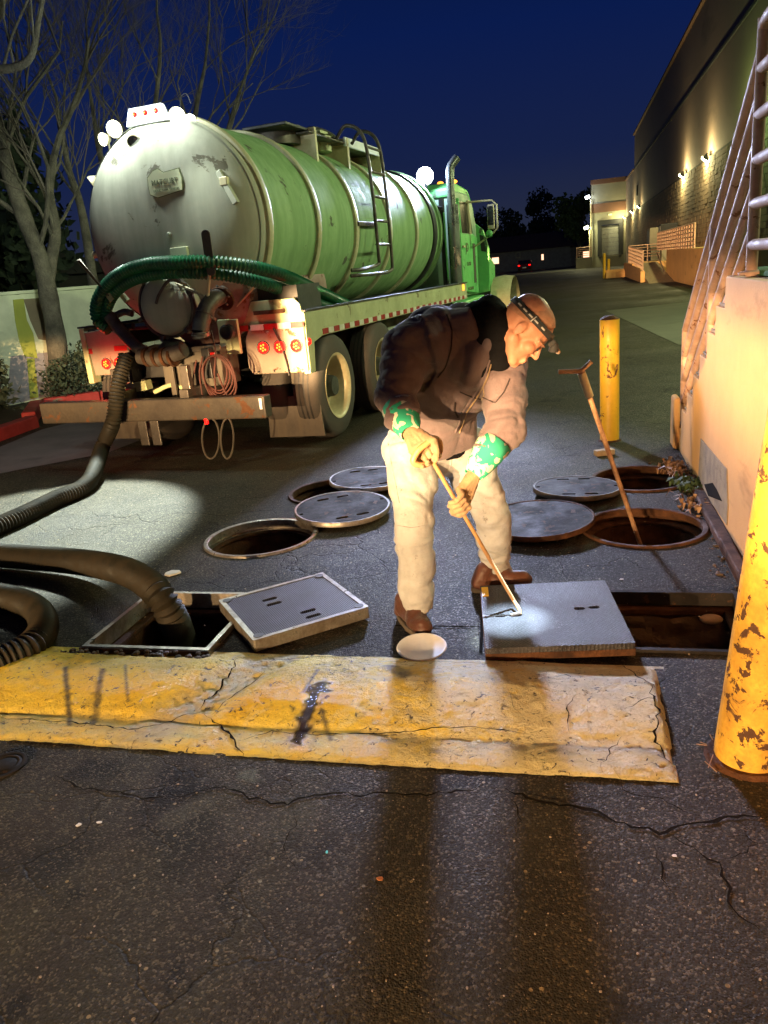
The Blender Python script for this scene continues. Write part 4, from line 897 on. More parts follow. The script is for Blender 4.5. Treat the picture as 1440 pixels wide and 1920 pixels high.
TL = [(925, 480, 150, 9, 11, 'dark tree just right of the cab mirror'), (960, 490, 145, 9.5, 10, 'dark round tree above the red car'), (1002, 480, 150, 13, 9, 'tallest dark tree with a pointed top left of centre'), (1035, 490, 155, 8.5, 12, 'low dark tree between the pointed one and the wing'),
      (1085, 480, 122, 9.6, 9, 'lamp lit tree beside the far wing corner'), (900, 500, 170, 12, 16, 'dark tree behind the truck cab')]
for i, (x, y, u, h, w, lab) in enumerate(TL):
    c = onu(x, y, u); c.z = 0; leafy('tree', c, h, w, 30+i, lab, M['leaf'] if i == 4 else M['leafdark'], 2200 if i < 5 else 1500, leaf=.38)
o = MB(); rg = random.Random(90)
for i in range(9000):
    v = rg.uniform(-75, 2); uu = 165+rg.gauss(0, 3); p = B(v, uu, abs(rg.gauss(0, 1))*2.2+.3+1.2*noise.noise(Vector((v*.12, 0, 0)))); s = .6
    a = Vector((rg.gauss(0, 1), rg.gauss(0, 1), rg.gauss(0, 1))).normalized()*s; b_ = a.cross(Vector((rg.gauss(0, 1), rg.gauss(0, 1), rg.gauss(0, 1)))).normalized()*s*.7
    o.add([p-a, p+b_, p+a, p-b_], [(0, 1, 2, 3)])
o = o.build('far_hedge', M['leafdark'], recenter=True); tag(o, 'dark belt of distant foliage behind houses and truck', 'foliage', kind='stuff')
# ------------------------------------------------------------------ vacuum tank truck (local x right, y forward, z up; y=0 at its rear end)
tk = thing('tank_truck', 'green and cream vacuum tank truck with work lamps on, seen from its right rear', 'truck', TO, -AT)
def P(name, mb, m, par=tk, **k): return mb.build(name, M[m] if isinstance(m, str) else m, par, **k)
TC = 2.05; R_ = .905; Y0, Y1 = .14, 5.95
Rx = Matrix.Rotation(-PI/2, 4, 'X')                      # lathe axis -> +y
def TM(y=0, z=TC, x=0): return Matrix.Translation((x, y, z)) @ Rx
# shell
prof = [(R_, Y0), (R_, Y1)] 
P('tank_shell', MB().lathe([(R_, Y0+i*(Y1-Y0)/12) for i in range(13)], TM(), 96, True), 'tank', smooth=True)
hp = []
for i in range(13):
    a = i/12*PI/2; hp.append((R_*math.sin(a)**.62 if i else 0, Y0-.34*math.cos(a)**1.0))
P('tank_rear_head', MB().lathe(hp, TM(), 96, True), 'head', smooth=True)
P('tank_front_head', MB().lathe([(r, Y1+(Y0-h)*.8) for r, h in hp], TM(), 64, True), 'cabrear', smooth=True)
def ring(y, w=.085, th=.035, m='band', r=R_): return P('tank_band', MB().lathe([(r-.01, y-w/2), (r+th*.8, y-w/2), (r+th, y-w/2+.012), (r+th, y+w/2-.012), (r+th*.8, y+w/2), (r-.01, y+w/2)], TM(), 96, True), m, smooth=True)
for y in (.16, 1.22, 2.27, 3.44, 4.6): ring(y)
ring(5.55, .16, .03, 'dark'); ring(5.85, .10, .045, 'tank')
P('head_seam', MB().lathe([(R_*.985, Y0-.10), (R_*1.0+.004, Y0-.07), (R_+.004, Y0-.05), (R_*.99, Y0-.04)], TM(), 96, True), 'head', smooth=True)
def skin_head(x, z):      # y of the rear head surface at x, z
    r = math.hypot(x, z-TC)/R_; r = min(r, .999); a = math.asin(r**(1/.62)) if r > 0 else 0; return Y0-.34*math.cos(a)
# badge plate
bl = [(-.16, .02), (-.155, .075), (-.10, .12), (-.05, .135), (0, .10), (.15, .115), (.165, .04), (.155, -.05), (-.09, -.085), (-.155, -.055)]
bx, bzz = .16, 2.37; by = skin_head(bx, bzz)-.02; BM = Matrix.Translation((bx, by, bzz)) @ Matrix.Rotation(rad(3), 4, 'Z')
mb = MB(); mb.prism(bl, (1, 0, 0), (0, 0, 1), (0, 1, 0), (0, 0, 0), .014); mb.v = [BM @ p for p in mb.v]; bp = P('badge', mb, 'plate')
mb = MB(); mb.prism([(a*1.05, b_*1.07) for a, b_ in bl], (1, 0, 0), (0, 0, 1), (0, 1, 0), (0, .006, 0), .012); mb.v = [BM @ p for p in mb.v]; P('badge_edge', mb, 'ink', bp)
def text(name, s, size, loc, rot, mat, par, ext=.002, sx_=1, font=None, xa='CENTER'):
    c = bpy.data.curves.new(name, 'FONT'); c.body = s; c.size = size; c.extrude = ext; c.align_x = xa; c.align_y = 'CENTER'; c.resolution_u = 2
    o = bpy.data.objects.new(name, c); C.objects.link(o); bpy.context.view_layer.update()
    me = bpy.data.meshes.new_from_object(o.evaluated_get(bpy.context.evaluated_depsgraph_get())); bpy.data.objects.remove(o); bpy.data.curves.remove(c)
    me.materials.clear(); me.materials.append(M[mat]); q = bpy.data.objects.new(name, me); C.objects.link(q); q.parent = par
    q.matrix_basis = Matrix.Translation(loc) @ rot @ Matrix.Diagonal((sx_, 1, 1, 1)); return q
RB = Matrix.Rotation(rad(3), 4, 'Z') @ Matrix.Rotation(PI/2, 4, 'X')
text('lettering', 'MATCURT', .062, (bx+.005, by-.004, bzz+.028), RB, 'ink', bp, .002, .88); text('lettering', 'LIQUID TANK TRAILERS', .026, (bx+.01, by-.004, bzz-.035), RB, 'ink', bp, .002, .9)
# rear head fittings
def boxp(name, c, d, m, par=tk, rot=None, bev=.006): return P(name, MB().box(c, d, rot), m, par, bevel=bev)
boxp('sight_glass', (.20, skin_head(.2, 1.80)-.01, 1.83), (.17, .05, .075), 'plate'); 
P('plug', MB().lathe([(.02, 0), (.02, .02), (.012, .03), (0, .03)], Matrix.Translation((.12, skin_head(.12, 1.99)+.006, 1.98)) @ Matrix.Rotation(PI/2, 4, 'X'), 16), 'head', smooth=True)
boxp('ladder_bracket', (.70, skin_head(.70, 2.28)-.012, 2.30), (.05, .05, .30), 'head', rot=Matrix.Rotation(-.45, 3, 'Y'))
boxp('ladder_bracket', (.68, skin_head(.68, 2.35)-.02, 2.35), (.07, .05, .07), 'cream')
# work lamps with their real light
def work_lamp(c, d, r=.05, lit=True, m='lens_white'):
    d = Vector(d).normalized(); c = Vector(c); q = d.to_track_quat('Z', 'Y').to_matrix().to_4x4(); Mx = Matrix.Translation(c) @ q
    w = P('work_lamp', MB().lathe([(.012, -.07), (r*.6, -.06), (r*1.05, -.01), (r*1.12, .012), (r*1.0, .014), (r*.98, .004)], Mx, 20), 'cream', smooth=True)
    P('lens', MB().lathe([(r*.98, .005), (r*.7, .014), (0, .018)], Mx, 20, True), m if lit else 'glass', w, smooth=True)
    P('bracket', MB().tube([c-d*.05, c-d*.05-Vector((0, 0, .09))], .010, 6), 'cream', w); return w
work_lamp((-.52, -.02, 2.84), (-.2, -1, -.2), .05); work_lamp((-.40, .0, 2.91), (.2, -1, -.25), .065); work_lamp((-.16, -.1, 2.77), (.6, -.8, -.6), .05, False)
work_lamp((-.78, .05, 2.52), (-.7, -.5, -.45), .055, False); work_lamp((.22, .05, 2.93), (.3, -1, -.3), .07); work_lamp((.31, .1, 2.90), (.5, -.9, -.4), .045)
work_lamp((-.90, .05, 1.9), (-1, -.3, -.1), .03, False)
mk = P('marker_bar', MB().prism([(-.26, 0), (.18, .0), (.13, .14), (-.21, .14)], (1, 0, 0), (0, 0, 1), (0, 1, 0), (0, -.03, 2.90), .05), 'white', bevel=.01)
for x in (-.15, -.04, .07):
    P('marker_lamp', MB().lathe([(.020, 0), (.020, .008), (.008, .014), (0, .014)], Matrix.Translation((x, -.03, 2.985)) @ Matrix.Rotation(PI/2, 4, 'X'), 14), 'red_led', mk, smooth=True)
    P('led', MB().lathe([(.007, .0135), (0, .017)], Matrix.Translation((x, -.03, 2.985)) @ Matrix.Rotation(PI/2, 4, 'X'), 8), 'led', mk)
P('lamp_wire', MB().tube(spline([(.24, .08, 2.98), (.25, .1, 3.08), (.31, .1, 3.10), (.34, .1, 3.02)], 5), .004, 5), 'dark')
# top walkway boxes, hatches
for (y0, y1, w, m) in ((2.05, 2.10, .5, 'cream'), (2.98, 3.04, .5, 'cream'), (4.15, 4.22, .5, 'cream')):
    P('walkway_plate', MB().prism([(.0, .70), (.62, .58), (.62, 1.0), (0, 1.0)], (1, 0, 0), (0, 0, 1), (0, 1, 0), (.0, y0, TC), y1-y0), m, bevel=.004)
boxp('walkway_side', (.60, 3.55, 3.01), (.03, 1.2, .10), 'white'); boxp('walkway_deck', (.3, 3.1, 2.995), (.6, 2.3, .02), 'steel'); boxp('walkway_deck', (.3, 1.9, 3.03), (.5, .8, .03), 'dark')
P('hatch', MB().lathe([(.27, 2.9), (.27, 3.05), (.30, 3.055), (.30, 3.075), (.18, 3.11), (0, 3.12)], Matrix.Translation((.18, 2.0, 0)), 28), 'steel', smooth=True)
P('hatch', MB().lathe([(.2, 2.9), (.2, 3.06), (.23, 3.07), (.14, 3.10), (0, 3.11)], Matrix.Translation((.3, 2.75, 0)), 24), 'chassis', smooth=True)
P('vent_pipe', MB().tube(spline([(.3, 2.3, 3.03), (.36, 2.6, 3.13), (.4, 3.0, 3.12), (.45, 3.3, 3.02)], 6), .03, 8), 'dark', smooth=True)
P('hatch_clamp', MB().box((.42, 2.6, 3.08), (.16, .22, .03)), 'chassis')
# ladder on the right side
ld = []
P('ladder_rail', MB().tube(spline([(.66, 2.55, 2.98), (.80, 2.55, 3.10), (.99, 2.55, 2.95), (1.04, 2.55, 2.4), (1.05, 2.55, 1.72), (1.04, 2.52, 1.60), (1.0, 2.1, 1.56), (.92, 1.98, 1.56)], 8), .020, 10), 'steel', smooth=True)
P('ladder_rail', MB().tube(spline([(.66, 3.02, 2.98), (.80, 3.02, 3.10), (.99, 3.02, 2.95), (1.04, 3.02, 2.4), (1.05, 3.02, 1.66), (1.04, 2.95, 1.52), (1.02, 2.5, 1.50), (.98, 2.1, 1.50), (.90, 2.0, 1.5)], 8), .020, 10), 'steel', smooth=True)
for z in (2.86, 2.60, 2.34, 2.08, 1.82): P('rung', MB().cyl((1.035 if z < 2.7 else 1.01, 2.55, z), (1.035 if z < 2.7 else 1.01, 3.02, z), .015, 8), 'steel', smooth=True)
boxp('side_bracket', (.90, 2.5, 2.05), (.12, .5, .05), 'steel')
# chassis side beams, rear panels
for s in (1, -1):
    b_ = boxp('side_beam', (s*1.19, 3.05, 1.12), (.06, 6.1, .24), 'chassis'); boxp('beam_lip', (s*1.19, 3.05, 1.246), (.09, 6.1, .016), 'dark', bev=.002)
    P('fender_end', MB().prism([(0, 1.24), (.36, 1.24), (.36, 1.0), (.16, .96), (.12, .70), (.0, .70)], (0, 1, 0), (0, 0, 1), (1, 0, 0), (s*1.19-.031, -.005, 0), .063), 'chassis', bevel=.01)
boxp('deck', (0, 3.0, 1.20), (2.32, 5.9, .03), 'dark')
for i in range(21):
    y = .42+i*.27
    for j, m in ((0, 'rtape'), (1, 'wtape')): 
        MB().box((1.2225, y+.135*j, 1.035), (.004, .125, .05)).build('reflective_tape', M[m], tk)
P('side_marker', MB().lathe([(.03, 0), (.028, .012), (0, .018)], Matrix.Translation((1.222, .03, .98)) @ Matrix.Rotation(PI/2, 4, 'Y'), 14), 'red_led', smooth=True)
mk = P('front_side_marker', MB().lathe([(.05, 0), (.048, .012), (0, .02)], Matrix.Translation((1.222, 5.85, 1.18)) @ Matrix.Rotation(PI/2, 4, 'Y'), 16), 'amber', smooth=True)
def tail(x, z, y, par, r=.050):
    Mx = Matrix.Translation((x, y, z)) @ Matrix.Rotation(PI/2, 4, 'X')
    t_ = P('tail_lamp', MB().lathe([(r*1.12, -.01), (r*1.12, .008), (r*.98, .014), (r*.9, .010), (0, .012)], Mx, 24), 'red_led', par, smooth=True)
    P('bezel', MB().lathe([(r*1.2, 0), (r*1.2, .01), (r*1.02, .012), (r*1.02, 0)], Mx, 24, True), 'dark', t_)
    for k in range(6):
        a = k*PI/3+.3 if k else 0; q = r*.52 if k else 0
        P('led', MB().lathe([(r*.2, .013), (r*.12, .019), (0, .02)], Mx @ Matrix.Translation((q*math.cos(a), q*math.sin(a), 0)), 8), 'led', t_)
rp_ = P('rear_panel', MB().prism([(.66, .72), (1.215, .72), (1.215, 1.12), (.66, 1.12), (.62, 1.02), (.62, .78)], (1, 0, 0), (0, 0, 1), (0, 1, 0), (0, -.03, 0), .028), 'panel', bevel=.008)
P('panel_top', MB().prism([(.60, 1.15), (1.215, 1.15), (1.19, 1.30), (1.14, 1.36), (.72, 1.36)], (1, 0, 0), (0, 0, 1), (0, 1, 0), (0, -.01, 0), .03), 'chassis', bevel=.006)
for i, (x, m) in enumerate(((.63, 'rtape'), (.76, 'wtape'), (.90, 'rtape'), (1.03, 'wtape'), (1.155, 'rtape'))): P('reflective_tape', MB().box((x, -.034, 1.135), (.13 if i not in (0,) else .08, .004, .05)), m)
for x in (.80, .965, 1.13): tail(x, .955, -.03, rp_)
for x in (.72, .88, 1.02, 1.16): P('bolt', MB().cyl((x, -.036, .745), (x, -.03, .745), .010, 8), 'dark', rp_)
P('hanging_cord', MB().tube(spline([(.93, -.05, 1.12), (.98, -.06, 1.0), (1.02, -.055, .82), (1.03, -.05, .70)], 6), .007, 6), 'dark')
P('round_reflector', MB().lathe([(.02, 0), (.018, .01), (0, .012)], Matrix.Translation((.86, -.03, 1.08)) @ Matrix.Rotation(PI/2, 4, 'X'), 14), 'panel', smooth=True)
P('panel_handle', MB().box((.9, -.03, 1.26), (.30, .03, .035)), 'rust')
lp_ = P('rear_panel', MB().prism([(-1.10, .78), (-.66, .78), (-.66, 1.06), (-.74, 1.16), (-.86, 1.22), (-1.14, 1.20)], (1, 0, 0), (0, 0, 1), (0, 1, 0), (0, -.03, 0), .028), 'panel', bevel=.008)
for x in (-.94, -.79): tail(x, .89, -.03, lp_, .046)
P('reflective_tape', MB().box((-.74, -.034, 1.03), (.15, .004, .05)), 'rtape'); P('reflective_tape', MB().box((-1.10, -.034, 1.02), (.04, .004, .05)), 'rtape')
tail(-.60, .93, -.03, lp_, .02)
# mud flaps
for s in (1, -1): P('mud_flap', MB().prism([(.64, .09), (1.22, .10), (1.19, .72), (.94, .72), (.94, .48), (.66, .46)] if s > 0 else [(-1.2, .1), (-.64, .1), (-.64, .74), (-1.2, .74)], (1, 0, 0), (0, 0, 1), (0, 1, 0), (0, .16, 0), .014), 'mudflap', bevel=.003)
boxp('flap_void', (.80, .30, .6), (.3, .02, .3), 'dark')
# bumper
bm_ = P('bumper', MB().prism([(-.06, .43), (.06, .43), (.06, .62), (-.06, .62)], (0, 1, 0), (0, 0, 1), (1, 0, 0), (-1.28, -.60, 0), 2.36), 'bumper', bevel=.012)
P('bumper_sticker', MB().box((1.045, -.663, .555), (.025, .004, .09)), 'white', bm_)
for x in (-.45, .28): boxp('bumper_arm', (x, -.30, .62), (.09, .62, .14), 'steel'); boxp('bumper_drop', (x, -.53, .74), (.08, .06, .30), 'steel')
for x in (-.25, -.12): boxp('tow_plate', (x, -.55, .32), (.09, .02, .26), 'steel')
# chassis rails and cross members
for x in (-.42, .42): boxp('chassis_rail', (x, 4.4, .88), (.08, 9.6, .26), 'dark')
for y in (-.2, 1.2, 2.6, 4.2, 5.8): boxp('cross_member', (0, y, .86), (.84, .08, .2), 'dark')
# wheels
def wheel(x, y, s, dual=True, front=False):
    Mx = Matrix.Translation((x, y, .5)) @ Matrix.Rotation(s*PI/2, 4, 'Y'); w = .27
    pr_ = [(.30, 0), (.335, .004), (.44, -.004), (.475, -.02), (.495, -.05), (.50, -.09), (.50, -.2), (.49, -.235), (.44, -.262), (.30, -.255)]
    t_ = P('wheel', MB().lathe(pr_, Mx, 56, True), 'rubber', smooth=True)
    mb = MB()
    for g in (-.09, -.135, -.18): mb.lathe([(.5015, g-.008), (.5015, g+.008)], Mx, 56, True)
    P('tread_groove', mb, 'dark', t_)
    if dual: P('inner_tyre', MB().lathe([(r, h-.33) for r, h in pr_], Mx, 40, True), 'rubber', t_, smooth=True)
    P('rim', MB().lathe([(.305, -.002), (.315, .008), (.30, .006), (.285, -.01), (.270, -.03), (.262, -.13), (.24, -.175), (.17, -.19), (.16, -.165)], Mx, 48, True), 'cream', t_, smooth=True)
    P('hub', MB().lathe([(.17, -.19), (.165, -.16), (.11, -.15), (.10, -.05), (.09, -.03), (.0, -.03)] if not front else [(.17, -.05), (.11, .02), (.08, .06), (0, .06)], Mx, 32, True), 'hub', t_, smooth=True)
    for k in range(10):
        a = 2*PI*k/10; P('wheel_nut', MB().lathe([(.014, -.19), (.014, -.135), (0, -.133)], Mx @ Matrix.Translation((.137*math.cos(a), .137*math.sin(a), 0)), 6), 'hub', t_)
for y in (.60, 1.97): wheel(1.215, y, 1); wheel(-1.215, y, -1)
wheel(1.14, 10.05, 1, False, True); wheel(-1.14, 10.05, -1, False, True)
for y in (.6, 1.97): P('axle', MB().cyl((-1.0, y, .5), (1.0, y, .5), .07, 12), 'dark'); P('differential', MB().ell((0, y, .5), (.2, .22, .2)), 'dark', smooth=True)
# lower sump door, pump pipes, valves at the rear
P('tank_belly', MB().lathe([(.0, -.12), (.30, -.10), (.46, .0), (.52, .2), (.52, 1.6)], TM(0, 1.42, .25), 48, True), 'lowtank', smooth=True)
dr = P('rear_door', MB().lathe([(.0, -.40), (.12, -.395), (.22, -.36), (.255, -.32), (.262, -.30), (.262, -.28), (.24, -.27), (.24, .0)], TM(0, 1.39, .04), 48, True), 'head', smooth=True)
P('door_rim', MB().lathe([(.262, -.32), (.285, -.315), (.285, -.28), (.262, -.275)], TM(0, 1.39, .04), 48, True), 'steel', dr, smooth=True)
for a in (20, 75, 130, 200, 255, 310):
    c_, s_ = math.cos(rad(a)), math.sin(rad(a)); q = Vector((.04+.29*c_, -.30, 1.39+.29*s_)); P('door_clamp', MB().box(q, (.05, .09, .035), Matrix.Rotation(-rad(a), 3, 'Y')), 'steel', dr, bevel=.005)
P('door_arm', MB().tube(spline([(.30, -.33, 1.55), (.2, -.42, 1.60), (.08, -.43, 1.50), (.02, -.42, 1.42)], 5), .014, 6), 'steel', dr)
P('red_strap', MB().tube(spline([(.30, -.30, 1.52), (.35, -.34, 1.42), (.34, -.33, 1.28), (.22, -.33, 1.16)], 6), .014, 6), 'cable', dr)
# outlet valve with paddle handle
vx = .52
P('outlet_flange', MB().lathe([(.11, 0), (.11, .03), (.07, .035)], Matrix.Translation((vx+.06, -.24, 1.42)) @ Matrix.Rotation(PI/2+.5, 4, 'X'), 24), 'rust', smooth=True)
for k in range(8): P('flange_bolt', MB().cyl((vx+.06+.09*math.cos(k*PI/4), -.285, 1.42+.09*math.sin(k*PI/4)), (vx+.06+.09*math.cos(k*PI/4), -.31, 1.43+.09*math.sin(k*PI/4)), .010, 6), 'steel')
P('outlet_pipe', MB().tube(spline([(vx+.07, -.22, 1.45), (vx+.02, -.40, 1.38), (vx-.02, -.50, 1.24), (vx-.03, -.53, 1.16)], 6), .072, 20, False), 'steel', smooth=True)
P('pipe_mouth', MB().lathe([(.074, 0), (.080, .0), (.080, .03), (.066, .03), (.066, -.02), (0, -.02)], Matrix.Translation((vx-.03, -.53, 1.155)) @ Matrix.Rotation(PI+.25, 4, 'X'), 24), 'rim', smooth=True)
for hz in (1.30, 1.26): P('pipe_collar', MB().tube([(vx-.0, -.455+(1.30-hz)*.6, hz+.02), (vx-.005, -.465+(1.30-hz)*.6, hz)], .082, 20), 'steel')
pd = onf(392, 512, 5.85); pt = onf(388, 446, 5.85)
P('paddle_handle', MB().prism(rrect(0, 0, .082, .36, .035, 4), (1, 0, 0), (0, 0, 1), (0, 1, 0), (pt.x+.002, -.47, (pt.z+pd.z)/2+.02), .012), 'mudflap', bevel=.003)
P('handle_link', MB().tube([(pd.x+.01, -.45, pd.z+.02), (vx+.02, -.42, 1.42)], .014, 8), 'cream')
lv0 = onf(147, 487, 5.75); lv1 = onf(208, 560, 5.95)
P('pipe_lever', MB().tube([lv0, lv0.lerp(lv1, .5), lv1], [.026, .022, .018], 8, True, .5), 'mudflap', smooth=True)
P('lever_tag', MB().box(lv1+Vector((-.0, -.02, .02)), (.05, .01, .09), Matrix.Rotation(-.6, 3, 'Y')), 'chassis')
# lower pipework
def pp(pts, r, m='steel', name='pipe', n=14, par=tk): return P(name, MB().tube(spline([onf(*p) for p in pts], 8), r, n), m, par, smooth=True)
pp([(205, 592, 5.95), (225, 618, 5.95), (262, 655, 5.9), (300, 665, 5.9)], .055, 'steel')
pp([(262, 668, 5.85), (300, 672, 5.85), (345, 655, 5.85)], .070, 'steel')
for x in (275, 292, 308, 322): pp([(x, 670, 5.85), (x+5, 669, 5.85)], .085, 'rust', 'pipe_flange', 18)
P('pump_body', MB().ell(onf(325, 660, 6.0), (.13, .16, .12)), 'dark', smooth=True)
pp([(210, 596, 6.0), (232, 585, 6.0), (248, 588, 6.0)], .03, 'steel'); pp([(205, 600, 6.0), (228, 612, 6.0), (250, 612, 6.0)], .03, 'dark')
pp([(300, 520, 6.0), (350, 540, 5.95), (384, 556, 5.9)], .012, 'cream', 'thin_pipe', 6)
pp([(222, 545, 6.05), (240, 565, 6.05)], .03, 'chassis', 'green_bracket', 6)
for x, w_ in ((418, .11), (436, .09)): 
    q = onf(x, 628, 6.1); boxp('upright_bracket', (q.x, -.16, q.z-.02), (w_, .04, .3), 'chassis')
q = onf(428, 622, 6.05); P('round_knob', MB().lathe([(.065, 0), (.065, .05), (.05, .06), (.03, .05), (0, .05)], Matrix.Translation((q.x, -.24, q.z)) @ Matrix.Rotation(PI/2, 4, 'X'), 24), 'dark', smooth=True)
P('brace', MB().tube([onf(432, 590, 6.25), onf(478, 536, 6.3)], .03, 6, True, .3), 'cream')
P('hoist_box', MB().box((.78, .35, 1.36), (.7, .5, .22)), 'dark')
q = onf(360, 690, 6.0); boxp('tool_tray', (q.x, -.15, q.z), (.62, .3, .34), 'mudflap'); boxp('tray_edge', (q.x, -.31, q.z+.16), (.66, .02, .05), 'steel', rot=Matrix.Rotation(-.03, 3, 'Y'))
q = onf(398, 665, 5.9); boxp('red_reflector', (q.x+.02, -.42, q.z), (.05, .02, .045), 'red_dim')
q = onf(345, 720, 5.95); boxp('tray_divider', (q.x-.1, -.36, q.z+.05), (.05, .03, .36), 'mudflap')
rg = random.Random(6)
for i in range(5):   # coiled red cables hung on the rear
    c = onf(404+3*i, 700+2*i, 5.82); a0 = .115+.012*i; b0 = .15+.012*i
    P('coiled_cable', MB().tube([c+Vector((a0*math.cos(a)+.01*math.sin(3*a+i), -.01*i, b0*math.sin(a))) for a in [k*2*PI/28 for k in range(29)]], .008, 6), 'cable', smooth=True)
for pts in ([(408, 700, 5.8), (420, 730, 5.8), (432, 752, 5.8)], [(396, 620, 5.85), (404, 660, 5.8), (402, 700, 5.8), (405, 735, 5.8)], [(380, 668, 5.85), (374, 700, 5.85), (380, 745, 5.85)], [(368, 675, 5.85), (362, 715, 5.85), (366, 745, 5.85)]): pp(pts, .008, 'cable', 'loose_cable', 6)
for x0, w_ in ((395, 16), (426, 12)):  # cable loops hanging under the bumper
    pts = [(x0, 782, 5.65)]+[(x0+w_*math.sin(a)*(1 if a < PI else 1), 822-38*math.cos(a)*1.0, 5.65) for a in [k*2*PI/10 for k in range(1, 10)]]+[(x0+2, 782, 5.65)]
    pp(pts, .009, 'mudflap', 'hanging_loop', 6)
q = onf(387, 790, 5.65); boxp('small_red_plug', q, (.03, .03, .05), 'red_led')
boxp('valve_block', onf(255, 725, 6.0), (.3, .1, .09), 'chassis', rot=Matrix.Rotation(-.1, 3, 'Y')); pp([(290, 735, 6.0), (320, 722, 6.0), (345, 728, 6.0)], .02, 'chassis', 'thin_pipe', 8)
pp([(252, 690, 6.0), (255, 720, 6.0), (262, 745, 6.0)], .05, 'dark', 'drop_pipe', 10)
# green suction hoses racked round the rear head
def corr(path, r, n=18, pitch=.034, depth=.13, m='ghose', name='racked_hose', par=tk, step=None):
    pts = spline(path, 40); L = [0]
    for i in range(1, len(pts)): L.append(L[-1]+(pts[i]-pts[i-1]).length)
    N = int(L[-1]/(pitch/4)); out = []; j = 0
    for k in range(N+1):
        s_ = L[-1]*k/N
        while j < len(L)-2 and L[j+1] < s_: j += 1
        out.append(pts[j].lerp(pts[j+1], (s_-L[j])/max(1e-6, L[j+1]-L[j])))
    rs = [r*(1+depth*math.cos(2*PI*k/4)) for k in range(N+1)]
    return MB().tube(out, rs, n), m, name, par
def rack(px): 
    a, m, nme, par = corr([onf(*p) for p in px], .052); P(nme, a, m, par, smooth=True)
rack([(650, 572, 7.6), (600, 548, 7.0), (540, 520, 6.45), (480, 502, 6.1), (410, 492, 5.88), (340, 492, 5.82), (270, 497, 5.85), (215, 520, 5.9), (184, 562, 5.95), (183, 600, 6.0), (205, 618, 6.0)])
rack([(640, 586, 7.5), (585, 566, 6.9), (520, 540, 6.4), (460, 522, 6.1), (400, 513, 5.92), (330, 510, 5.88), (265, 518, 5.92), (222, 540, 5.98), (200, 575, 6.02), (200, 605, 6.05)])
# cab
P('cab_body', MB().prism([(6.35, 1.0), (8.1, 1.0), (8.1, 1.95), (7.75, 2.52), (7.45, 2.66), (6.5, 2.66), (6.35, 2.55)], (0, 1, 0), (0, 0, 1), (1, 0, 0), (-1.0, 0, 0), 2.0), 'cabrear', bevel=.04)
P('cab_roof', MB().prism([(6.3, 2.55), (7.5, 2.62), (8.0, 2.36), (7.5, 2.72), (6.6, 2.78), (6.3, 2.68)], (0, 1, 0), (0, 0, 1), (1, 0, 0), (-.99, 0, 0), 1.98), 'cab', bevel=.03)
for s in (1, -1):
    dd = P('cab_door', MB().prism([(6.6, 1.1), (7.7, 1.02), (7.78, 1.95), (7.5, 2.0), (6.6, 2.0)], (0, 1, 0), (0, 0, 1), (1, 0, 0), (s*1.0 - (.0 if s > 0 else .05), 0, 0), .05), 'cab', bevel=.01)
    P('door_window', MB().prism([(6.72, 2.02), (7.62, 2.02), (7.42, 2.5), (6.72, 2.5)], (0, 1, 0), (0, 0, 1), (1, 0, 0), (s*1.005-.005, 0, 0), .012), 'glass')
    for y_, m_ in ((6.66, 'cab'), (7.36, 'cream')): P('window_post', MB().tube([(s*1.02, y_+.02, 1.98), (s*1.01, y_-.04, 2.54)], .03, 8), m_, dd)
    P('door_lower_window', MB().prism([(7.40, 1.2), (7.56, 1.2), (7.56, 1.85), (7.40, 1.85)], (0, 1, 0), (0, 0, 1), (1, 0, 0), (s*1.052-.004, 0, 0), .008), 'mudflap', dd)
    P('door_handle', MB().box((s*1.06, 6.72, 1.80), (.03, .14, .03)), 'cream', dd)
    P('cab_step', MB().prism([(6.3, .95), (7.75, .98), (7.75, .80), (6.6, .78)], (0, 1, 0), (0, 0, 1), (1, 0, 0), (s*1.02-.12, 0, 0), .24), 'cab', bevel=.02)
    P('fuel_tank', MB().tube([(s*.92, 6.4, .62), (s*.92, 7.6, .62)], .27, 24), 'chassis', bevel=.02)
    P('cowl_panel', MB().prism([(s*.98, 1.0), (s*1.20, 1.02), (s*1.22, 1.75), (s*1.12, 2.08), (s*.98, 2.2)], (1, 0, 0), (0, 0, 1), (0, 1, 0), (0, 7.95, 0), .05), 'cab', bevel=.01)
    P('cowl_opening', MB().prism([(s*1.08, 1.72), (s*1.17, 1.70), (s*1.12, 1.98), (s*1.06, 2.0)], (1, 0, 0), (0, 0, 1), (0, 1, 0), (0, 7.94, 0), .008), 'dark')
    P('front_fender', MB().tube([(s*1.08, 10.05+.62*math.cos(a), .5+.62*math.sin(a)+.1) for a in [k*PI/10 for k in range(11)]], .20, 4, True, .15, (0, 1, 0)), 'cream', smooth=True)
    m0 = onf(876, 371, 13.5) if s > 0 else None
    x0 = 1.0*s
    P('mirror_arm', MB().tube([(s*1.0, 7.2, 2.50), (s*1.42, 7.35, 2.50), (s*1.50, 7.36, 2.42), (s*1.50, 7.36, 2.06), (s*1.42, 7.36, 1.98), (s*1.05, 7.45, 1.78)], .016, 8), 'cream', smooth=True)
    mr = P('mirror', MB().box((s*1.40, 7.34, 2.24), (.12, .05, .40), None), 'cream', bevel=.02); P('mirror_glass', MB().box((s*1.40, 7.313, 2.26), (.095, .006, .30)), 'glass', mr)
    P('spot_mirror', MB().ell((s*1.36, 7.33, 1.98), (.06, .04, .065)), 'cab', smooth=True)
    P('grab_rail', MB().tube([(s*1.03, 6.5, 1.2), (s*1.05, 6.48, 1.3), (s*1.05, 6.48, 2.4), (s*1.02, 6.5, 2.46)], .014, 6), 'cab', smooth=True)
RD = Matrix.Rotation(PI/2, 4, 'Z') @ Matrix.Rotation(PI/2, 4, 'X')
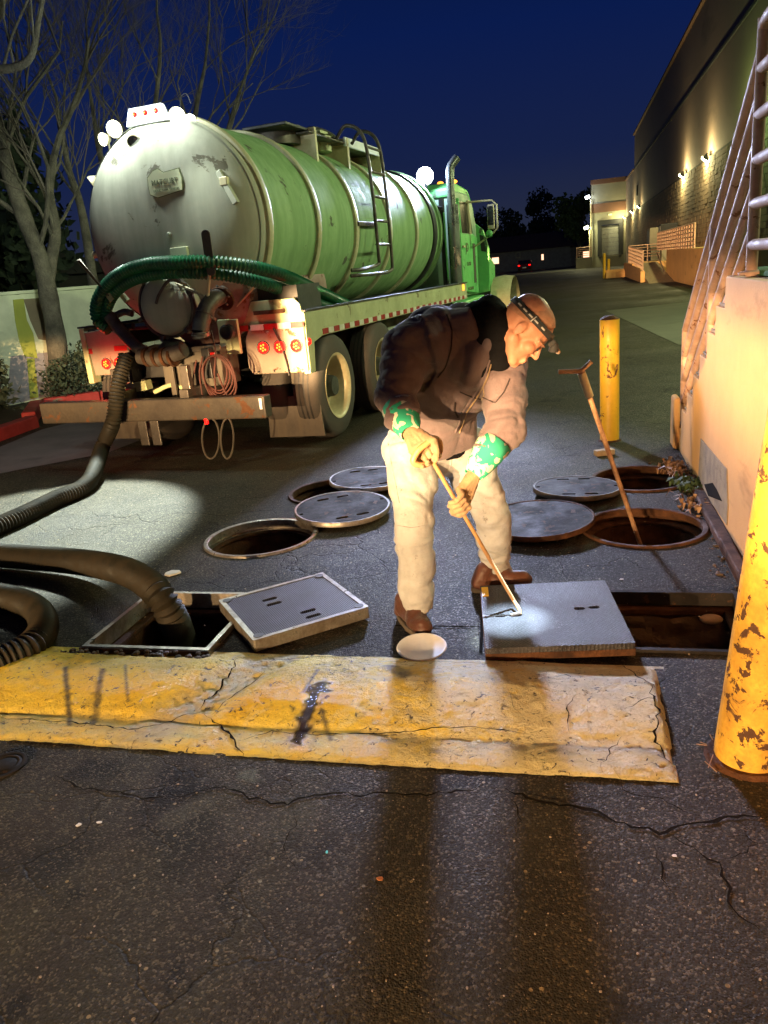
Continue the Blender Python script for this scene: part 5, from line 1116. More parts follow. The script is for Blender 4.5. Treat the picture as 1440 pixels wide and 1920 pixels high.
text('door_lettering', 'O ECKNOW', .075, (1.055, 7.10, 1.12), RD, 'ink', tk, .002)
text('door_lettering', 'JD', .20, (1.055, 6.98, 1.78), RD, 'ink', tk, .002)
text('door_lettering', 'CA 281', .09, (1.055, 7.05, 1.52), RD, 'ink', tk, .002)
P('hood', MB().prism([(8.0, .95), (10.9, .9), (10.95, 1.5), (10.5, 1.66), (8.0, 1.95)], (0, 1, 0), (0, 0, 1), (1, 0, 0), (-.72, 0, 0), 1.44), 'cab', bevel=.08)
P('windscreen', MB().prism([(8.09, 1.97), (7.72, 2.5), (7.70, 2.5), (8.05, 1.97)], (0, 1, 0), (0, 0, 1), (1, 0, 0), (-.9, .03, .0), 1.8), 'glass')
P('exhaust_stack', MB().tube(spline([(1.08, 5.98, 1.3), (1.08, 5.98, 2.2), (1.08, 5.98, 2.78), (1.09, 5.99, 2.92), (1.14, 6.02, 3.0), (1.19, 6.05, 3.06)], 6), .062, 18), 'chrome', smooth=True)
P('heat_shield', MB().tube([(1.09, 5.98, 1.25), (1.09, 5.98, 2.40)], .092, 20), 'chrome', smooth=True)
P('exhaust_frame', MB().box((.93, 5.95, 1.85), (.07, .07, 1.3)), 'dark'); P('air_line', MB().tube([(.98, 5.90, 1.3), (.97, 5.90, 2.3)], .014, 6), 'cab')
P('frame_brace', MB().tube([(.9, 5.9, 2.4), (.5, 6.1, 1.3)], .05, 6), 'dark')
for x in (-.7, -.2, .3, .72, .95): P('cab_marker', MB().ell((x, 6.75, 2.80), (.05, .06, .03)), 'amber', smooth=True)
# cab mounted work lamp that throws the long shadows
wl_ = onf(797, 330, 12.4); work_lamp(wl_, (.1, -1, -.1), .12, True, 'lens_blue'); P('lamp_post', MB().cyl(wl_-Vector((0, 0, .1)), (wl_.x, wl_.y+.1, 2.3), .02, 8), 'dark')
def tw(v): return T(v[0], v[1], v[2])
cw = tw(wl_); spot('cab_work_light', cw+Vector((-.06, -.2, -.02)), gp(800, 1580), 9800, (.62, .69, 1), 40, 1.0, .42)
point('cab_work_glow', cw+Vector((0, -.25, .05)), 90, (.55, .65, 1), .06)
spot('rear_work_light', T(-.50, -.14, 2.80), gp(60, 985), 5200, (.86, 1, .93), 40, .35, .04)
spot('rear_work_light', T(.24, -.40, 2.92), gp(700, 1000), 90, (.9, 1, .9), 120, .6, .05)
point('rear_work_glow', T(-.42, -.30, 3.0), 40, (.9, 1, .95), .05); point('rear_work_glow', T(.26, -.34, 3.10), 22, (.9, 1, .95), .05)
point('tree_glow', T(-.9, .3, 3.2), 30, (.85, 1, .9), .1)
spot('side_work_light', T(-.9, .0, 2.5), T(-4.2, 7.0, 1.0), 560, (.9, 1, .75), 75, .5, .06)
point('tail_glow', T(.97, -.22, .955), 3.5, (1, .03, .02), .06); point('tail_glow', T(-.86, -.2, .89), 3.5, (1, .03, .02), .06)
# ------------------------------------------------------------------ working suction hose
hp_ = [T(*onf(236, 668, 5.75)), T(*onf(222, 720, 5.6)), T(*onf(212, 790, 5.5)), gp(196, 858, .12)+Vector((0, 0, .10)), gp(165, 905, .08), gp(100, 938, .065), gp(30, 972, .065), gp(-60, 1010, .065), gp(-210, 1075, .065)]
hp_ += [gp(-290, 1180, .065), gp(-220, 1290, .065), gp(-80, 1272, .065), gp(10, 1236, .065), gp(62, 1208, .065), gp(82, 1172, .065), gp(62, 1138, .065), gp(0, 1118, .065), gp(-90, 1108, .065)]
a, m, nme, _ = corr(hp_, .063, 18, .030, .09, 'hose', 'suction_hose', None)
sh_ = a.build('suction_hose', M['hose'], smooth=True); 
hp2 = [gp(-90, 1108, .065), gp(-170, 1085, .10), gp(-120, 1045, .09), gp(-40, 1040, .085), gp(60, 1046, .09), gp(150, 1054, .11), gp(225, 1068, .17), gp(275, 1092, .17), gp(308, 1130, .10), gp(332, 1175, -.06), gp(345, 1215, -.30), gp(352, 1240, -.7)]
a, m, nme, _ = corr(hp2, .066, 18, .030, .13, 'hose', 'suction_hose', None)
MB_ = a.build('suction_hose_end', M['hose'], smooth=True)
bm = bmesh.new(); bm.from_mesh(sh_.data); bm.from_mesh(MB_.data); bm.to_mesh(sh_.data); bm.free(); bpy.data.objects.remove(MB_)
shade(sh_); tag(sh_, 'long black ribbed suction hose looping from the truck into the square pit', 'hose')
# ------------------------------------------------------------------ the man
def blob(name, mb, mat, parent, voxel, sm=3, disp=None, smooth=True):
    me = bpy.data.meshes.new('tmp'); me.from_pydata([tuple(p) for p in mb.v], [], mb.f); me.update()
    bm = bmesh.new(); bm.from_mesh(me); bmesh.ops.recalc_face_normals(bm, faces=bm.faces); bm.to_mesh(me); bm.free()
    o = bpy.data.objects.new('tmp', me); C.objects.link(o)
    r = o.modifiers.new('r', 'REMESH'); r.mode = 'VOXEL'; r.voxel_size = voxel; r.use_smooth_shade = True
    s = o.modifiers.new('s', 'SMOOTH'); s.iterations = sm; s.factor = .6
    bpy.context.view_layer.update(); dg = bpy.context.evaluated_depsgraph_get()
    m2 = bpy.data.meshes.new_from_object(o.evaluated_get(dg)); bpy.data.objects.remove(o)
    if disp:
        n = len(m2.vertices); co = [v.co.copy() for v in m2.vertices]; no = [v.normal.copy() for v in m2.vertices]
        for i in range(n): m2.vertices[i].co = co[i] + no[i]*disp(co[i], no[i])
    m2.materials.clear(); m2.materials.append(M[mat] if isinstance(mat, str) else mat); m2.name = name
    for p in m2.polygons: p.use_smooth = True
    q = bpy.data.objects.new(name, m2); C.objects.link(q)
    if parent:
        q.parent = parent; q.matrix_parent_inverse = Matrix.Translation(-Vector(parent.location))
    return q
V3 = Vector
# joints: placed from where they stand in the place
hipR, hipL, pel = at(772, 852, 3.28), at(872, 855, 3.42), at(822, 832, 3.37)
knR, knL = at(776, 978, 3.12), at(922, 962, 3.34)
anR, anL = at(783, 1128, 3.10), at(930, 1072, 3.47)
belly, chest, ubk = at(812, 765, 3.27), at(850, 690, 3.12), at(850, 640, 3.06)
shR, shL, nkb = at(768, 652, 3.02), at(942, 690, 3.04), at(905, 618, 3.0)
elR, elL = at(741, 745, 2.93), at(948, 800, 2.93)
wrR, wrL = at(766, 806, 2.77), at(893, 882, 2.84)
hdC = at(983, 620, 2.93)
toeR, heR = gp(802, 1190, .03), gp(766, 1158, .03); toeL, heL = gp(1000, 1090, .03), gp(925, 1096, .03)
# head frame
hf = V3((.50, -.26, -.78)).normalized(); hu = V3((.80, -.12, .52)); hu = (hu-hf*hu.dot(hf)).normalized(); hl = hu.cross(hf)
HM = Matrix((hf, hl, hu)).transposed()
def H(x, y, z): return hdC + HM @ V3((x, y, z))
# hands: centre of the grip, rod direction, direction from rod to the back of the hand
def hand_parts(mb, wr, gc, ax, back, side=1, s=1.0):
    ax = ax.normalized(); back = (back-ax*back.dot(ax)).normalized(); q = ax.cross(back)*side
    R = .029*s; rf = .0098*s
    kn = gc+back*R*1.15
    for i in (-1.5, -.5, .5, 1.5):
        mb.cap(wr, kn+ax*i*.019*s, .024*s, .0155*s, 8)
    mb.cap(kn+ax*.028*s, kn-ax*.028*s, .017*s, .017*s, 8)
    for i, L in zip((1.5, .5, -.5, -1.5), (.92, 1.0, .98, .82)):
        c = gc+ax*i*.0215*s; P_ = []
        for a in (20, 62, 108, 150, 190): P_.append(c + (back*math.cos(rad(a*L)) + q*math.sin(rad(a*L)))*R*(1.08 if a in (62, 150) else 1))
        for k in range(len(P_)-1): mb.cap(P_[k], P_[k+1], rf*(1.12-.07*k), rf*(1.05-.07*k), 8)
    # thumb from the side of the palm near its base, closing the other way
    b0 = wr.lerp(kn, .45)+ax*.022*s; T_ = [b0, gc+ax*.040*s-q*R*1.05+back*.012, gc+ax*.030*s-q*R*.7-back*R*.8, gc+ax*.018*s-back*R*1.15+q*.004]
    for k in range(3): mb.cap(T_[k], T_[k+1], (.0155, .0125, .0110)[k]*s, (.0125, .0110, .0095)[k]*s, 8)
# tool line
tp_loop = at(817, 848, 2.72); foot = gp(973, 1149, .085); bend = foot+(at(965, 1128, foot.y-.02)-foot)
tip = gp(976, 1156, .075)
t0 = at(812, 866, 2.72); rodd = (at(965, 1128, 3.03)-t0).normalized()
gcL = at(855, 938, 2.815); gcL = t0+rodd*(gcL-t0).dot(rodd)
loopL = at(800, 850, 2.70)
gcR = at(799, 850, 2.70); axR = (at(824, 838, 2.71)-at(786, 862, 2.70)).normalized()
backL = (wrL-gcL); backR = (wrR-gcR)
# --- body (one continuous skin)
mb = MB()
mb.ell(H(-.012, 0, .03), (.100, .078, .088), HM); mb.ell(H(-.03, 0, .055), (.082, .074, .070), HM); mb.ell(H(.035, 0, -.045), (.055, .056, .062), HM)
mb.cap(H(.070, 0, -.096), H(.062, 0, -.086), .022, .028, 10); mb.cap(H(.0, .046, -.045), H(.062, .020, -.094), .030, .022, 10); mb.cap(H(.0, -.046, -.045), H(.062, -.020, -.094), .030, .022, 10); mb.ell(H(.03, 0, -.06), (.058, .058, .045), HM)
for s in (1, -1):
    mb.ell(H(.062, s*.040, -.022), (.028, .026, .026), HM); mb.cap(H(.083, s*.012, .020), H(.070, s*.052, .018), .010, .009, 8); mb.ell(H(-.008, s*.080, -.006), (.019, .007, .031), HM)
    mb.cap(H(-.012, s*.080, .016), H(-.020, s*.086, .0), .007, .006, 6); mb.cap(H(.098, s*.008, -.030), H(.095, s*.011, -.028), .007, .006, 6)
    mb.cap(H(.080, s*.031, -.001), H(.078, s*.036, -.001), .011, .010, 8)
mb.cap(H(.084, 0, .012), H(.106, 0, -.024), .008, .0110, 10); mb.cap(H(.090, -.018, -.062), H(.090, .018, -.062), .0085, .0085, 8); mb.cap(H(.088, -.015, -.073), H(.088, .015, -.073), .009, .009, 8)
mb.cap(H(-.035, 0, -.055), nkb, .058, .072, 14); mb.cap(nkb, chest, .07, .11, 14); mb.cap(chest, pel, .11, .10, 14, 1)
mb.cap(nkb, shR, .06, .058, 10); mb.cap(nkb, shL, .06, .058, 10)
for a, b_, c in ((shR, elR, wrR), (shL, elL, wrL)): mb.cap(a, b_, .052, .040, 10); mb.cap(b_, c, .040, .027, 10)
for h, k, a, t_ in ((hipR, knR, anR, toeR), (hipL, knL, anL, toeL)): mb.cap(pel, h, .11, .09, 10); mb.cap(h, k, .085, .052, 10); mb.cap(k, a, .052, .038, 10); mb.cap(a, a.lerp(t_, .2), .034, .028, 8)
for w_, g, b_, ax in ((wrR, gcR, backR, axR), (wrL, gcL, backL, rodd)):
    k = g+(b_-ax*b_.dot(ax)).normalized()*.03; mb.cap(w_, k, .022, .014, 8)
c0 = (toeR+heR+toeL+heL)/4; c0.z = 0
man = blob('person', mb, 'skin', None, .0046, 4)
for v in man.data.vertices: v.co -= c0
man.location = c0; tag(man, 'bald man in dark jacket and cream trousers bending over a cover with a hooked rod', 'person')
# hair stubble cap
mb = MB(); n_hair = MB(); HMi = HM
nu, nv = 28, 12; vs = []; fs = []
for i in range(nv+1):
    th = rad(92)*i/nv
    for k in range(nu):
        a = 2*PI*k/nu; front = math.cos(a); lim = 1-.30*max(0, front)**1.5; t_ = th*lim
        p = V3((.1015*math.sin(t_)*math.cos(a), .0795*math.sin(t_)*math.sin(a), .0893*math.cos(t_))); vs.append(H(-.014, 0, .031)+HM @ Matrix.Rotation(rad(-16), 3, 'Y') @ p)
for i in range(nv):
    for k in range(nu): fs.append((i*nu+k, (i+1)*nu+k, (i+1)*nu+(k+1) % nu, i*nu+(k+1) % nu))
n_hair.add(vs, fs); n_hair.v = [p-c0 for p in n_hair.v]; n_hair.build('hair', M['hair'], man, smooth=True)
for s in (1, -1):
    mb = MB().ell(H(.083, s*.031, -.002)-c0, (.0105, .0105, .0075), HM, 10, 8); mb.build('eye', M['strap'], man, smooth=True)
    mb = MB().cap(H(.092, s*.016, .022)-c0, H(.080, s*.050, .022)-c0, .0045, .003, 6); mb.build('eyebrow', M['hair'], man, smooth=True)
# --- jacket
def folds(p, amp, sc_=14, ax=None, k=3.2):
    q = V3(p)*sc_
    if ax is not None: q = q + ax*(q.dot(ax))*(k-1)
    q = q+V3((noise.noise(q*.4+V3((3, 0, 0))), noise.noise(q*.4+V3((0, 5, 0))), noise.noise(q*.4)))*.9
    n1 = abs(noise.noise(q*.55)); n2 = abs(noise.noise(q*1.25+V3((7, 3, 1)))); return amp*(n1**.8*2.6+n2*1.1-.75)
mb = MB()
waist = at(822, 812, 3.34); wdir = (chest-waist).normalized()
mb.tube([at(828, 834, 3.34), at(822, 812, 3.32), belly, at(832, 728, 3.19), chest, ubk, at(880, 625, 3.03), at(905, 612, 3.0)],
        [.158, .172, .188, .196, .192, .162, .12, .09], 24, True, .80, (0, 1, 0))
mb.cap(shR, at(830, 640, 3.05), .105, .13, 16); mb.cap(shL, at(880, 672, 3.04), .095, .13, 16); mb.cap(at(800, 622, 3.12), at(880, 612, 3.08), .09, .09, 16); mb.cap(at(770, 690, 3.12), chest, .12, .14, 16)
mb.cap(shR, elR, .100, .078, 16); mb.cap(elR, wrR.lerp(elR, .42), .078, .064, 16); mb.cap(shL, elL, .098, .080, 16); mb.cap(elL, wrL.lerp(elL, .45), .080, .062, 16)
mb.cap(at(900, 610, 3.08), at(918, 640, 3.0), .080, .080, 16)
hood_mb = MB(); mb_keep = mb; mb = hood_mb; mb.cap(at(892, 608, 3.07), at(912, 642, 3.0), .085, .085, 16); mb.cap(at(912, 598, 3.06), at(930, 655, 2.99), .075, .078, 16); mb.cap(at(898, 606, 3.02), at(938, 634, 2.965), .085, .073, 16); mb.cap(at(918, 588, 3.0), at(936, 622, 2.95), .068, .062, 16); mb.cap(at(925, 605, 3.02), at(935, 668, 2.97), .062, .058, 14); mb.cap(at(870, 625, 3.02), at(905, 690, 2.98), .06, .05, 14); mb = mb_keep      # bunched hood and collar
def jd(p, n):
    w = 1.0
    zf = folds(p, .010, 10, wdir, .5)
    for a, b_ in ((shR, elR), (elR, wrR), (shL, elL), (elL, wrL)):
        d = b_-a; t_ = max(0, min(1, (p-a).dot(d)/d.dot(d))); dist = (p-(a+d*t_)).length
        if dist < .12:
            dn = d.normalized(); zf = folds(p, .0095, 11, dn, 2.2) ; break
    return zf
hd_ = blob('hood', hood_mb, 'jersey', man, .0075, 6, lambda p, n: folds(p, .005, 11))
jk = blob('jacket', mb, 'jacket', man, .0070, 5, jd)
# placket, zip, collar cord, chest seam, hem band
def onfront(px, Y, off=.0): return at(px[0], px[1], Y)
def surf(objs, x, y, back=.004):
    d = ray(x, y).normalized(); best = None
    for o in objs:
        off = V3(o.parent.location) if o.parent and False else None
        ok, loc, nor, _ = o.ray_cast(EYE, d)
        if ok and (best is None or (loc-EYE).length < (best-EYE).length): best = loc
    return best - d*back if best else None
def seam(name, pxs, r, mat, objs, parent=man, n=6, flat=1.0, back=.002):
    P_ = []
    for i in range(len(pxs)-1):
        for k in range(6):
            x = pxs[i][0]+(pxs[i+1][0]-pxs[i][0])*k/6; y = pxs[i][1]+(pxs[i+1][1]-pxs[i][1])*k/6; q = surf(objs, x, y, back)
            if q: P_.append(q-c0)
    if len(P_) < 3: return None
    P_ = [P_[0]]+[(P_[i-1]+P_[i]*2+P_[i+1])/4 for i in range(1, len(P_)-1)]+[P_[-1]]
    return MB().tube(P_, r, n, True, flat).build(name, M[mat] if isinstance(mat, str) else mat, parent, smooth=True)
M['zip'] = paint('zip', (.42, .30, .17), (.2, .14, .08), .4, .4); M['seam'] = paint('seam', (.02, .014, .014), (.03, .02, .02), .9)
seam('zip', [(924, 672), (915, 705), (905, 728), (893, 748), (876, 772), (868, 795), (860, 815)], .0032, 'zip', [jk])
seam('placket', [(919, 675), (908, 708), (897, 730), (884, 750), (868, 772), (862, 792), (852, 815)], .0045, 'jacket', [jk])
seam('draw_cord', [(906, 728), (908, 740), (902, 752)], .002, 'zip', [jk])
seam('shoulder_seam', [(838, 590), (848, 620), (846, 655), (835, 690), (818, 712)], .0028, 'seam', [jk])
seam('chest_seam', [(862, 735), (885, 745), (905, 750)], .0026, 'seam', [jk]); seam('chest_seam', [(905, 745), (928, 756), (945, 735), (958, 705)], .0024, 'seam', [jk])
seam('pocket_mouth', [(854, 755), (852, 770), (860, 785)], .004, 'seam', [jk])
# black jersey showing under the hem and the arm
mb = MB(); mb.tube([at(822, 840, 3.36), at(820, 815, 3.34), at(818, 795, 3.32)], [.152, .163, .160], 24, True, .80, (0, 1, 0)); blob('jersey', mb, 'jersey', man, .009, 3, lambda p, n: folds(p, .006, 16))
# --- trousers
mb = MB()
mb.cap(pel+V3((0, 0, .03)), hipR, .135, .120, 16); mb.cap(pel+V3((0, 0, .03)), hipL, .135, .118, 16); mb.cap(hipR+V3((0, .03, .02)), hipL+V3((0, .03, .02)), .125, .12, 16)
mb.tube([hipR+V3((0, 0, .02)), hipR.lerp(knR, .5), knR, knR.lerp(anR, .35), knR.lerp(anR, .7), anR, anR+V3((.004, -.004, -.045))], [.122, .098, .079, .080, .074, .063, .058], 20)
mb.tube([hipL+V3((0, 0, .02)), hipL.lerp(knL, .5), knL, knL.lerp(anL, .35), knL.lerp(anL, .7), anL, anL+V3((.012, 0, -.035))], [.118, .100, .080, .078, .070, .060, .056], 20)
def pdsp(p, n):
    best = None
    for h, k, a in ((hipR, knR, anR), (hipL, knL, anL)):
        d = a-h; t_ = max(0, min(1, (p-h).dot(d)/d.dot(d))); dist = (p-(h+d*t_)).length
        if best is None or dist < best[0]: best = (dist, t_, d.normalized(), k)
    _, t_, dn, k = best; low = smooth(.55, 1.0, t_); kn = 1-smooth(.04, .16, abs((p-k).dot(dn)))
    return folds(p, .0088+.003*low, 9.5, (dn+V3((.6 if p.x < .32 else -.5, .2, 0))).normalized(), 1.15+.5*low+.5*kn) + folds(p, .0026*low+.001, 19, (dn+V3((-.7, 0, 0))).normalized(), 1.5)
pn = blob('trousers', mb, 'pants', man, .0070, 3, pdsp)
seam('side_seam', [(727, 830), (733, 870), (742, 910), (750, 950)], .0022, 'pants', [pn]); seam('fly_seam', [(846, 845), (846, 865), (843, 882)], .0022, 'pants', [pn]); seam('waistband', [(806, 846), (830, 847), (850, 848)], .004, 'pants', [pn])
seam('knee_stitch', [(745, 985), (770, 990), (800, 985)], .0016, 'pants', [pn])
# --- boots
for an, toe, he in ((anR, toeR, heR), (anL, toeL, heL)):
    d = (toe-he); d.z = 0; d.normalize(); L = .30; tip_ = V3((toe.x, toe.y, 0)); heel = tip_-d*L; side = V3((-d.y, d.x, 0)); up = V3((0, 0, 1))
    mb = MB(); mb.cap(heel+d*.05+up*.058, tip_-d*.055+up*.048, .041, .043, 14, .9, side); mb.cap(tip_-d*.10+up*.052, tip_-d*.045+up*.044, .050, .042, 14, .8, up); mb.cap(heel+d*.06+up*.07, an+up*.0, .046, .052, 14)
    mb.cap(heel+d*.04+up*.045, heel+d*.07+up*.11, .040, .042, 12); mb.cap(an, tip_-d*.12+up*.06, .046, .042, 12)
    bt = blob('boot', mb, 'boot', man, .006, 4, lambda p, n: folds(p, .0022, 26))
    for v in bt.data.vertices:
        if v.co.z < .022: v.co.z = .022
    out = [(-.0, .0)]; P2 = []
    for k in range(26):
        a = 2*PI*k/26; x = .148*math.cos(a); wdt = .047 if math.cos(a) > 0 else .040; P2.append((x, wdt*math.copysign(abs(math.sin(a))**.75, math.sin(a))))
    mb = MB(); cc = heel+d*.148; mb.prism(P2, d, side, up, cc-c0+up*.001, .026); mb.build('boot_sole', M['sole'], man, bevel=.004)
# --- gloves with their patterned gauntlets
for wr, gc, back, ax, el, sd in ((wrR, gcR, backR, axR, elR, -1), (wrL, gcL, backL, rodd, elL, 1)):
    mb = MB(); hand_parts(mb, wr, gc, ax, back, sd, 1.12); mb.cap(wr.lerp(el, .12), wr, .032, .027, 12)
    blob('glove', mb, 'glove', man, .0034, 2, lambda p, n: folds(p, .0014, 40))
    fa = (el-wr); mb = MB(); a0 = wr-fa*.12; a1 = wr+fa*.62
    mb.tube([a0, a0.lerp(a1, .3), a0.lerp(a1, .65), a1], [.036, .050, .062, .070], 20, False); blob_ = mb
    mb2 = MB(); mb2.v = [p-c0 for p in mb.v]; mb2.f = mb.f; q = mb2.build('glove_cuff', M['cuff'], man, smooth=True); sl_ = q.modifiers.new('s', 'SOLIDIFY'); sl_.thickness = .004
# --- head torch
ring_ = []
Hm = lambda x, y, z: H(x, y, z)-c0
tilt = Matrix.Rotation(rad(12), 3, 'Y')
def band(zoff, name, mat, w_, grow=1.0, a0=0, a1=2*PI, n=48):
    vs = []; fs = []; m = n
    for k in range(m+1):
        a = a0+(a1-a0)*k/m
        for j, dz in enumerate((-w_/2, w_/2)):
            p = V3((.1055*grow*math.cos(a)-.014, .0835*grow*math.sin(a), 0)); p.z = .050-.018*(1-math.cos(a))*.5*0+dz+zoff; p.z += .012*math.cos(a)
            sc_ = math.sqrt(max(.1, 1-((p.z-.03)/.13)**2)); vs.append(H(-.014+(p.x+.014)*sc_, p.y*sc_, p.z)-c0)
    for k in range(m): fs.append((2*k, 2*k+1, 2*k+3, 2*k+2))
    o = MB().add(vs, fs).build(name, M[mat], man, smooth=True); s_ = o.modifiers.new('s', 'SOLIDIFY'); s_.thickness = .0025; s_.offset = 1; return o
ht = band(0, 'head_torch_strap', 'strap', .026)
for a in (-1.0, -1.35, -1.62, -1.9, -2.2): 
    b_ = band(0, 'strap_print', 'print', .006, 1.03, a-.09, a+.09, 5)
band(0, 'strap_buckle', 'print', .028, 1.035, -1.50, -1.46, 3)
tc_ = Hm(.108, 0, .052); ld_ = (gp(962, 1162)-H(.11, 0, .05)).normalized()
MB().box(tc_+HM @ V3((-.006, 0, 0)), (.02, .045, .032), HM).build('torch_base', M['strap'], man, bevel=.006)
tq = ld_.to_track_quat('Z', 'Y').to_matrix().to_4x4(); Tm = Matrix.Translation(tc_+HM @ V3((.012, 0, -.006))) @ tq
th_ = MB().lathe([(.0, -.022), (.013, -.020), (.017, -.008), (.0185, .010), (.016, .012)], Tm, 20, True).build('torch_head', M['strap'], man, smooth=True)
MB().lathe([(.0158, .010), (0, .013)], Tm, 16, True).build('torch_lens', emis('torch_lens', (.75, .85, 1), 25), man)
MB().cap(tc_+HM @ V3((.02, .03, .0)), tc_+HM @ V3((.03, .04, 0)), .009, .009, 8).build('torch_knob', M['glove'], man, smooth=True)
tl = H(.142, 0, .045)+ld_*.02
spot('head_torch_light', tl, gp(962, 1160, .08), 900, (.62, .82, 1), 20, 1.0, .012)
# ------------------------------------------------------------------ the hooked rod
lp = [(809, 866, 2.72), (792, 872, 2.70), (775, 866, 2.69), (783, 846, 2.69), (800, 832, 2.70), (812, 822, 2.71), (823, 828, 2.715), (825, 845, 2.72), (817, 858, 2.72), (812, 868, 2.722)]
mb = MB(); mb.tube(spline([at(*p) for p in lp], 8), .0115, 12); 
tt = thing('hook_rod', 'long steel rod with a tan ring grip, hooked into the slid cover', 'lifting hook', (foot.x, foot.y, .085))
mb.build('ring_grip', M['tool'], tt, smooth=True, world=True)
end = at(962, 1124, 3.02)
MB().tube([t0, t0.lerp(end, .5), end, foot+V3((.004, .0, .012)), foot+V3((.004, -.004, -.004))], [.0082, .0080, .0078, .0075, .007], 12).build('shaft', M['tool'], tt, smooth=True, world=True)
MB().tube([foot+V3((.006, -.004, .0)), foot+V3((-.02, -.004, -.003)), foot+V3((-.035, -.004, -.006))], .008, 8).build('hook', M['steel'], tt, smooth=True, world=True)
# ------------------------------------------------------------------ T handled probe standing in the manhole
pt_ = at(1089, 696, 3.95); pb_ = at(1190, 990, 4.12); dd = (pb_-pt_).normalized(); low = pb_+dd*.75
tt = thing('probe_rod', 'T handled wooden rod leaning out of the rusty right manhole', 'probe rod', (pb_.x, pb_.y, 0))
MB().tube([pt_, pt_.lerp(pb_, .12), pt_.lerp(pb_, .14), pb_, low], [.019, .017, .0135, .0125, .012], 12).build('shaft', M['probe'], tt, smooth=True, world=True)
MB().tube([at(1047, 697, 3.95), pt_, at(1109, 678, 3.95)], .0125, 10).build('cross_handle', M['probe'], tt, smooth=True, world=True)
MB().tube([pt_+dd*.01, pt_+dd*.15], .022, 12).build('handle_socket', M['cream'], tt, smooth=True, world=True)
# ------------------------------------------------------------------ left side: yard wall, kerbs, trees, poles
wa, wb = V3((-8.6, 8.3, 0)), V3((1.2, 20.6, 0)); wd = (wb-wa); WL = wd.length; wd.normalize(); wang = math.atan2(wd.y, wd.x)
t = thing('yard_wall', 'rendered yard wall with painted over patches behind the bare trees on the left', 'wall', wa, wang)
M['render'] = concrete('wall_render', (.60, .64, .48), (.38, .42, .30), .9, 1.6)
M['patch_tan'] = concrete('patch_tan', (.17, .14, .09), (.14, .11, .075), .9, 2); M['patch_grey'] = concrete('patch_grey', (.27, .25, .29), (.22, .21, .24), .9, 2); M['patch_olive'] = concrete('patch_olive', (.30, .33, .06), (.24, .27, .05), .9, 2)
MB().box((WL/2, .1, .84), (WL, .2, 1.68)).build('wall_face', M['render'], t); MB().box((WL/2, .1, 1.70), (WL, .26, .05)).build('coping', M['render'], t, bevel=.01)
def wp(name, px, mat, proud):
    nrm = V3((wd.y, -wd.x, 0)); P_ = []
    for x, y in px:
        d = ray(x, y); k = (wa-EYE).dot(nrm)/d.dot(nrm); q = EYE+d*k-wa; P_.append((q.dot(wd), max(.02, q.z)))
    MB().prism(P_, (1, 0, 0), (0, 0, 1), (0, -1, 0), (0, .002, 0), proud).build(name, mat, t)
wp('paint_patch', [(24, 562), (44, 560), (50, 600), (62, 625), (70, 672), (46, 668), (36, 640), (28, 600)], M['patch_olive'], .010)
wp('paint_patch', [(44, 561), (80, 558), (96, 640), (72, 636), (56, 600)], M['patch_tan'], .008)
wp('paint_patch', [(20, 668), (94, 660), (96, 742), (12, 760)], M['patch_grey'], .006); wp('paint_patch', [(50, 672), (64, 672), (72, 745), (56, 748)], M['patch_olive'], .012)
def kerb(pts, w, h, mat, label):
    mb = MB(); n = len(pts)
    t = thing('kerb', label, 'kerb', pts[0]); 
    for i in range(n-1):
        a, b_ = pts[i]-pts[0], pts[i+1]-pts[0]; L = (b_-a).length; k = max(1, round(L/2.4)); d = (b_-a).normalized(); nn = V3((-d.y, d.x, 0))
        for j in range(k): 
            c = a+d*(L*(j+.5)/k)+nn*w/2; MB().box(c+V3((0, 0, h/2-.01)), (L/k-.012, w, h+.02), Matrix.Rotation(math.atan2(d.y, d.x), 3, 'Z')).build('kerb_stone', mat, t, bevel=.02)
k0, k1 = gp(-60, 850), gp(76, 800)
kerb([k0-(k1-k0)*2, k0, k1], .18, .15, M['kerbred'], 'red painted kerb at the left edge'); k2, k3 = gp(84, 767), gp(190, 752); kerb([k1+V3((-.2, .4, 0)), k2, k3, k3+(k3-k2)*3], .18, .15, M['kerbred'], 'red kerb line running behind the truck at the foot of the yard wall')
sheet('planting_strip', [k1+V3((-.2, .2, 0)), k2, k3, k3+(k3-k2)*3, wb, wa, k0-(k1-k0)*2+V3((-.2, 0, 0)), k0+V3((-.2, 0, 0))], M['soil'], .05)
sheet('gutter', [gp(-80, 872), gp(78, 806), gp(260, 760), gp(330, 800), gp(200, 850), gp(-60, 900)], M['gutter'], .004)
# shrubs along the wall
def shrub(c, w, h, n, label, seed, leaf=.035, mat='leafdark'):
    rg = random.Random(seed); t = thing('shrub', label, 'shrub', c, wang)
    mb = MB(); fm = MB()
    for i in range(14):
        x = rg.uniform(-w/2, w/2); e = V3((x+rg.gauss(0, .1), rg.uniform(-.15, .15), h*rg.uniform(.6, 1.05))); mb.tube([(x*.6, 0, 0), (x, 0, h*.4), e], [.012, .008, .003], 5)
    for i in range(n):
        x = rg.uniform(-w/2, w/2); z = h*(rg.random()**.7)*(1-.5*(abs(x)/(w/2))**2+.25*noise.noise(V3((x*3, seed, 0)))); p = V3((x, rg.gauss(0, .16), z)); a = V3((rg.gauss(0, 1), rg.gauss(0, 1), rg.gauss(0, 1))).normalized()*leaf*(.6+.8*rg.random()); b_ = a.cross(V3((rg.gauss(0, 1), rg.gauss(0, 1), rg.gauss(0, 1)))).normalized()*a.length*.5
        fm.add([p-a, p+b_, p+a, p-b_], [(0, 1, 2, 3)])
    mb.build('stems', M['twig'], t); fm.build('foliage', M[mat], t); return t
